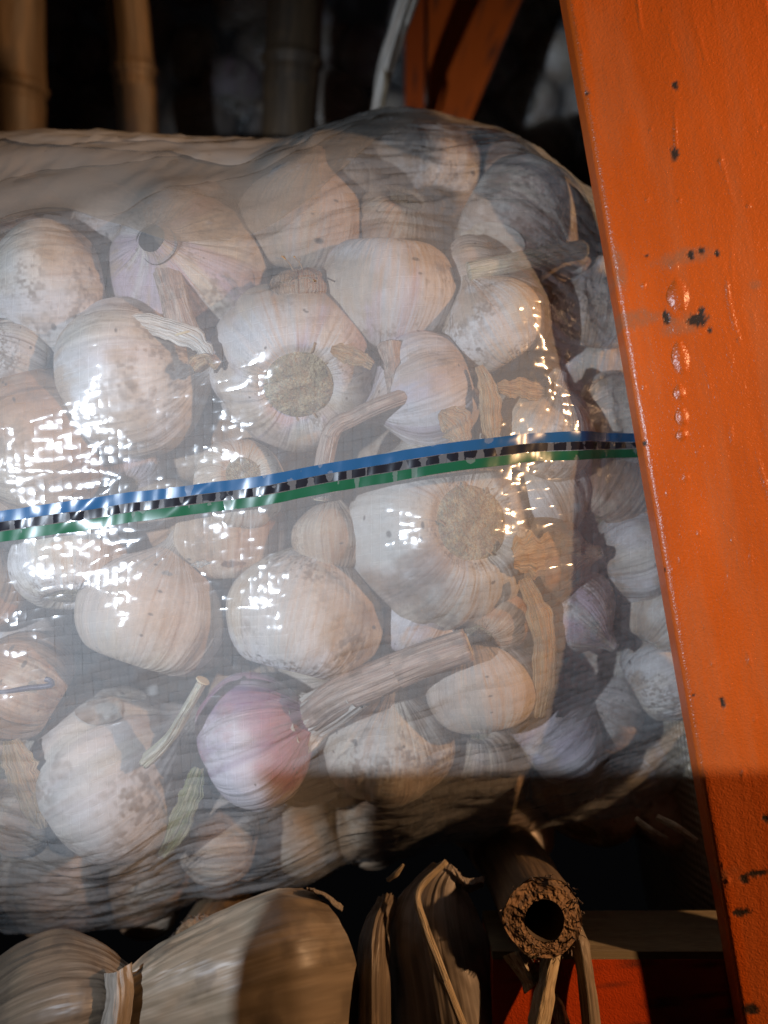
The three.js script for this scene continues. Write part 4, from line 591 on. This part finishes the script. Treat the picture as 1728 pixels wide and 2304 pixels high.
function backSack(name, cx, cy, w, h, z, n, seed, label, blabel) {
  const r = rng(seed), list = [], spare = [];
  const c = P(cx, cy, z), R = [w, h].map((q) => q * (CAMZ - z) * TAN / 1152);
  const o = thing(name, label, 'sack', [c.x, c.y - R[1], c.z]);
  const kinds = ['white', 'cream', 'blush', 'dirty', 'white', 'lilac'], proto = [];
  for (let i = 0; i < 900 && list.length < n; i++) {
    const x = (r() * 2 - 1) * 0.93, y = (r() * 2 - 1) * 0.93, rr = 0.023 + 0.008 * r(), p = V(c.x + x * R[0], c.y + y * R[1], c.z - rr - 0.012 * (x * x + y * y) - 0.01 * r());
    if (list.some((q) => Math.hypot(q.p.x - p.x, q.p.y - p.y) < (q.R + rr) * 0.7)) continue;
    list.push({ p, R: rr });
    let b; if (proto.length < 5) { b = makeBulb({ R: 0.02, kind: kinds[(proto.length + seed) % 6], variant: proto.length, flakes: 1, label: blabel, group: blabel.replace('garlic bulb', 'garlic bulbs').slice(0, 50), turn: 0 }); delete b.userData.turn; delete b.userData.seed; proto.push(b); } else { b = proto[list.length % 5].clone(); b.name = numbered('garlic_bulb'); scene.add(b); }
    b.position.copy(p); b.scale.setScalar(rr / 0.02); b.rotation.set(r() * 6, r() * 6, r() * 6);
  }
  const fz = (x, y) => { let z0 = -0.02 - 0.012 * (x * x + y * y); for (const q of list) { const d = Math.hypot(q.p.x - (c.x + x * R[0]), q.p.y - (c.y + y * R[1])); z0 = Math.max(z0, q.p.z - c.z + 0.0015 + q.R * 1.0 * (1 - (d / (q.R * 1.5)) ** 2)); } return z0; };
  const m = clearTape.clone(); m.roughness = 0.24; m.bumpMap = tex(256, 256, (u, v) => { const a = Math.sin(u * 6.2832 * 24), b = Math.sin(v * 6.2832 * 24); return 0.5 + 0.25 * a * (Math.sin(v * 6.2832 * 12) > 0 ? 1 : -0.4) + 0.25 * b; }, false); m.bumpScale = 0.0006; m.name = 'back_plastic';
  part('woven_film', gridGeo(90, 90, (u, v) => { const x = u * 2 - 1, y = v * 2 - 1; return V(x * R[0], y * R[1] + R[1], fz(x, y) + 0.002 * (fbm(u * 9, v * 12, seed, 3) - 0.5)); }, { uv: (u, v) => [u * R[0] * 2 / 0.08, v * R[1] * 2 / 0.08] }), m, o);
  part('rear_film', gridGeo(12, 12, (u, v) => V((u * 2 - 1) * R[0], v * 2 * R[1], -0.075), {}), m, o);
}
backSack('rear_sack', 480, 60, 900, 480, -0.31, 95, 5, 'dim sack of garlic behind the upright bamboo poles', 'dim garlic bulb in the sack behind the bamboo poles');
backSack('rear_sack', 1330, 120, 300, 320, -0.34, 22, 17, 'dim sack of garlic behind the orange brace and post', 'dim garlic bulb in the sack behind the brace');
{ // full sack on the far side of the post
  const o = thing('side_sack', 'beige woven sack standing on the far side of the orange post', 'sack', [0.306, -0.3, -0.1215]);
  const m = new THREE.MeshPhysicalMaterial({ color: new THREE.Color().setRGB(0.4, 0.33, 0.24), roughness: 0.35, bumpMap: tex(256, 256, (u, v) => fbm(u * 16, v * 16, 841, 4, 16) * 0.6 + 0.2 * Math.sin(u * 6.2832 * 30) + 0.2 * Math.sin(v * 6.2832 * 30), false), bumpScale: 0.002 }); m.name = 'beige_plastic';
  part('body', gridGeo(72, 48, (u, v) => { const a = u * 6.2832, e = Math.sin(Math.PI * clamp(v, 0.004, 0.996)) ** 0.1, k = e * (1 + 0.08 * (fbm(u * 7, v * 7, 843, 3, 7) - 0.5)), c = Math.cos(a), n = Math.sin(a); return V(0.185 * Math.sign(c) * Math.abs(c) ** 0.5 * k - 0.03 * (v * 0.75 - 0.3), v * 0.75, 0.125 * Math.sign(n) * Math.abs(n) ** 0.6 * k); }, { wrapU: true, uv: (u, v) => [u * 9, v * 6] }), m, o);
}
{ // crumpled film scrap on top of the sack, behind
  const c = P(505, 345, -0.19);
  const g = gridGeo(50, 24, (u, v) => { const x = (u - 0.5) * 0.038, h = 0.016 * Math.sin(Math.PI * u) ** 0.7; return V(c.x + x, c.y - 0.012 + h * 1.5 * v, c.z + 0.01 * (1 - v) + 0.006 * (Math.abs(fbm(u * 6, v * 5, 811, 3) - 0.5) * 2) - 0.003); });
  const m = clearTape.clone(); m.transmission = 0.88; m.roughness = 0.16; m.name = 'crumpled_plastic';
  single('film_scrap', g, m, 'crumpled clear plastic scrap peeking over the top of the sack', 'plastic scrap');
}

// ------------------------------------------------------------------ what throws the light and the cool shadow (outside the frame)
{
  const t = thing('torch', 'small white hand torch with a round lens shining on the sack', 'torch', [COOL_AT[0], COOL_AT[1], COOL_AT[2] + 0.012]);
  const dark = new THREE.MeshStandardMaterial({ color: new THREE.Color().setRGB(0.05, 0.05, 0.055), roughness: 0.5 });
  const body = new THREE.CylinderGeometry(0.012, 0.014, 0.09, 24); body.rotateX(Math.PI / 2); body.translate(0, 0, 0.05); part('body', body, dark, t);
  const lens = new THREE.CylinderGeometry(0.0025, 0.0025, 0.001, 20); lens.rotateX(Math.PI / 2); lens.translate(0, 0, 0.003);
  part('torch_lens', lens, new THREE.MeshStandardMaterial({ color: 0x111111, emissive: new THREE.Color().setRGB(0.86, 0.94, 1), emissiveIntensity: 4 }), t);
  const l = thing('lamp_bulb', 'warm glowing lamp bulb on a short socket beside the post', 'lamp', WARM_AT);
  part('lamp_glass', new THREE.SphereGeometry(0.013, 24, 16), new THREE.MeshStandardMaterial({ color: 0x111111, emissive: new THREE.Color().setRGB(1, 0.62, 0.3), emissiveIntensity: 6 }), l);
  const so = new THREE.CylinderGeometry(0.009, 0.009, 0.03, 20); so.translate(0, 0.029, 0); part('socket', so, dark, l);
  // upright board that cuts the torch's beam
  const corner = P(640, 1742, -0.01), k = 0.4, from = V(...COOL_AT), at = from.clone().lerp(corner, k);
  const wood = fibre('plank_wood', 601, [0.3, 0.2, 0.11], [0.38, 0.27, 0.16], 0.7);
  const w = 0.088, h = 0.4, g = new THREE.BoxGeometry(w, h, 0.004);
  const b = single('wooden_board', g, wood, 'upright wooden board standing before the sack in the torch beam', 'board'); b.position.set(at.x + w / 2, at.y - h / 2, at.z);
}
renderer.render(scene, camera);
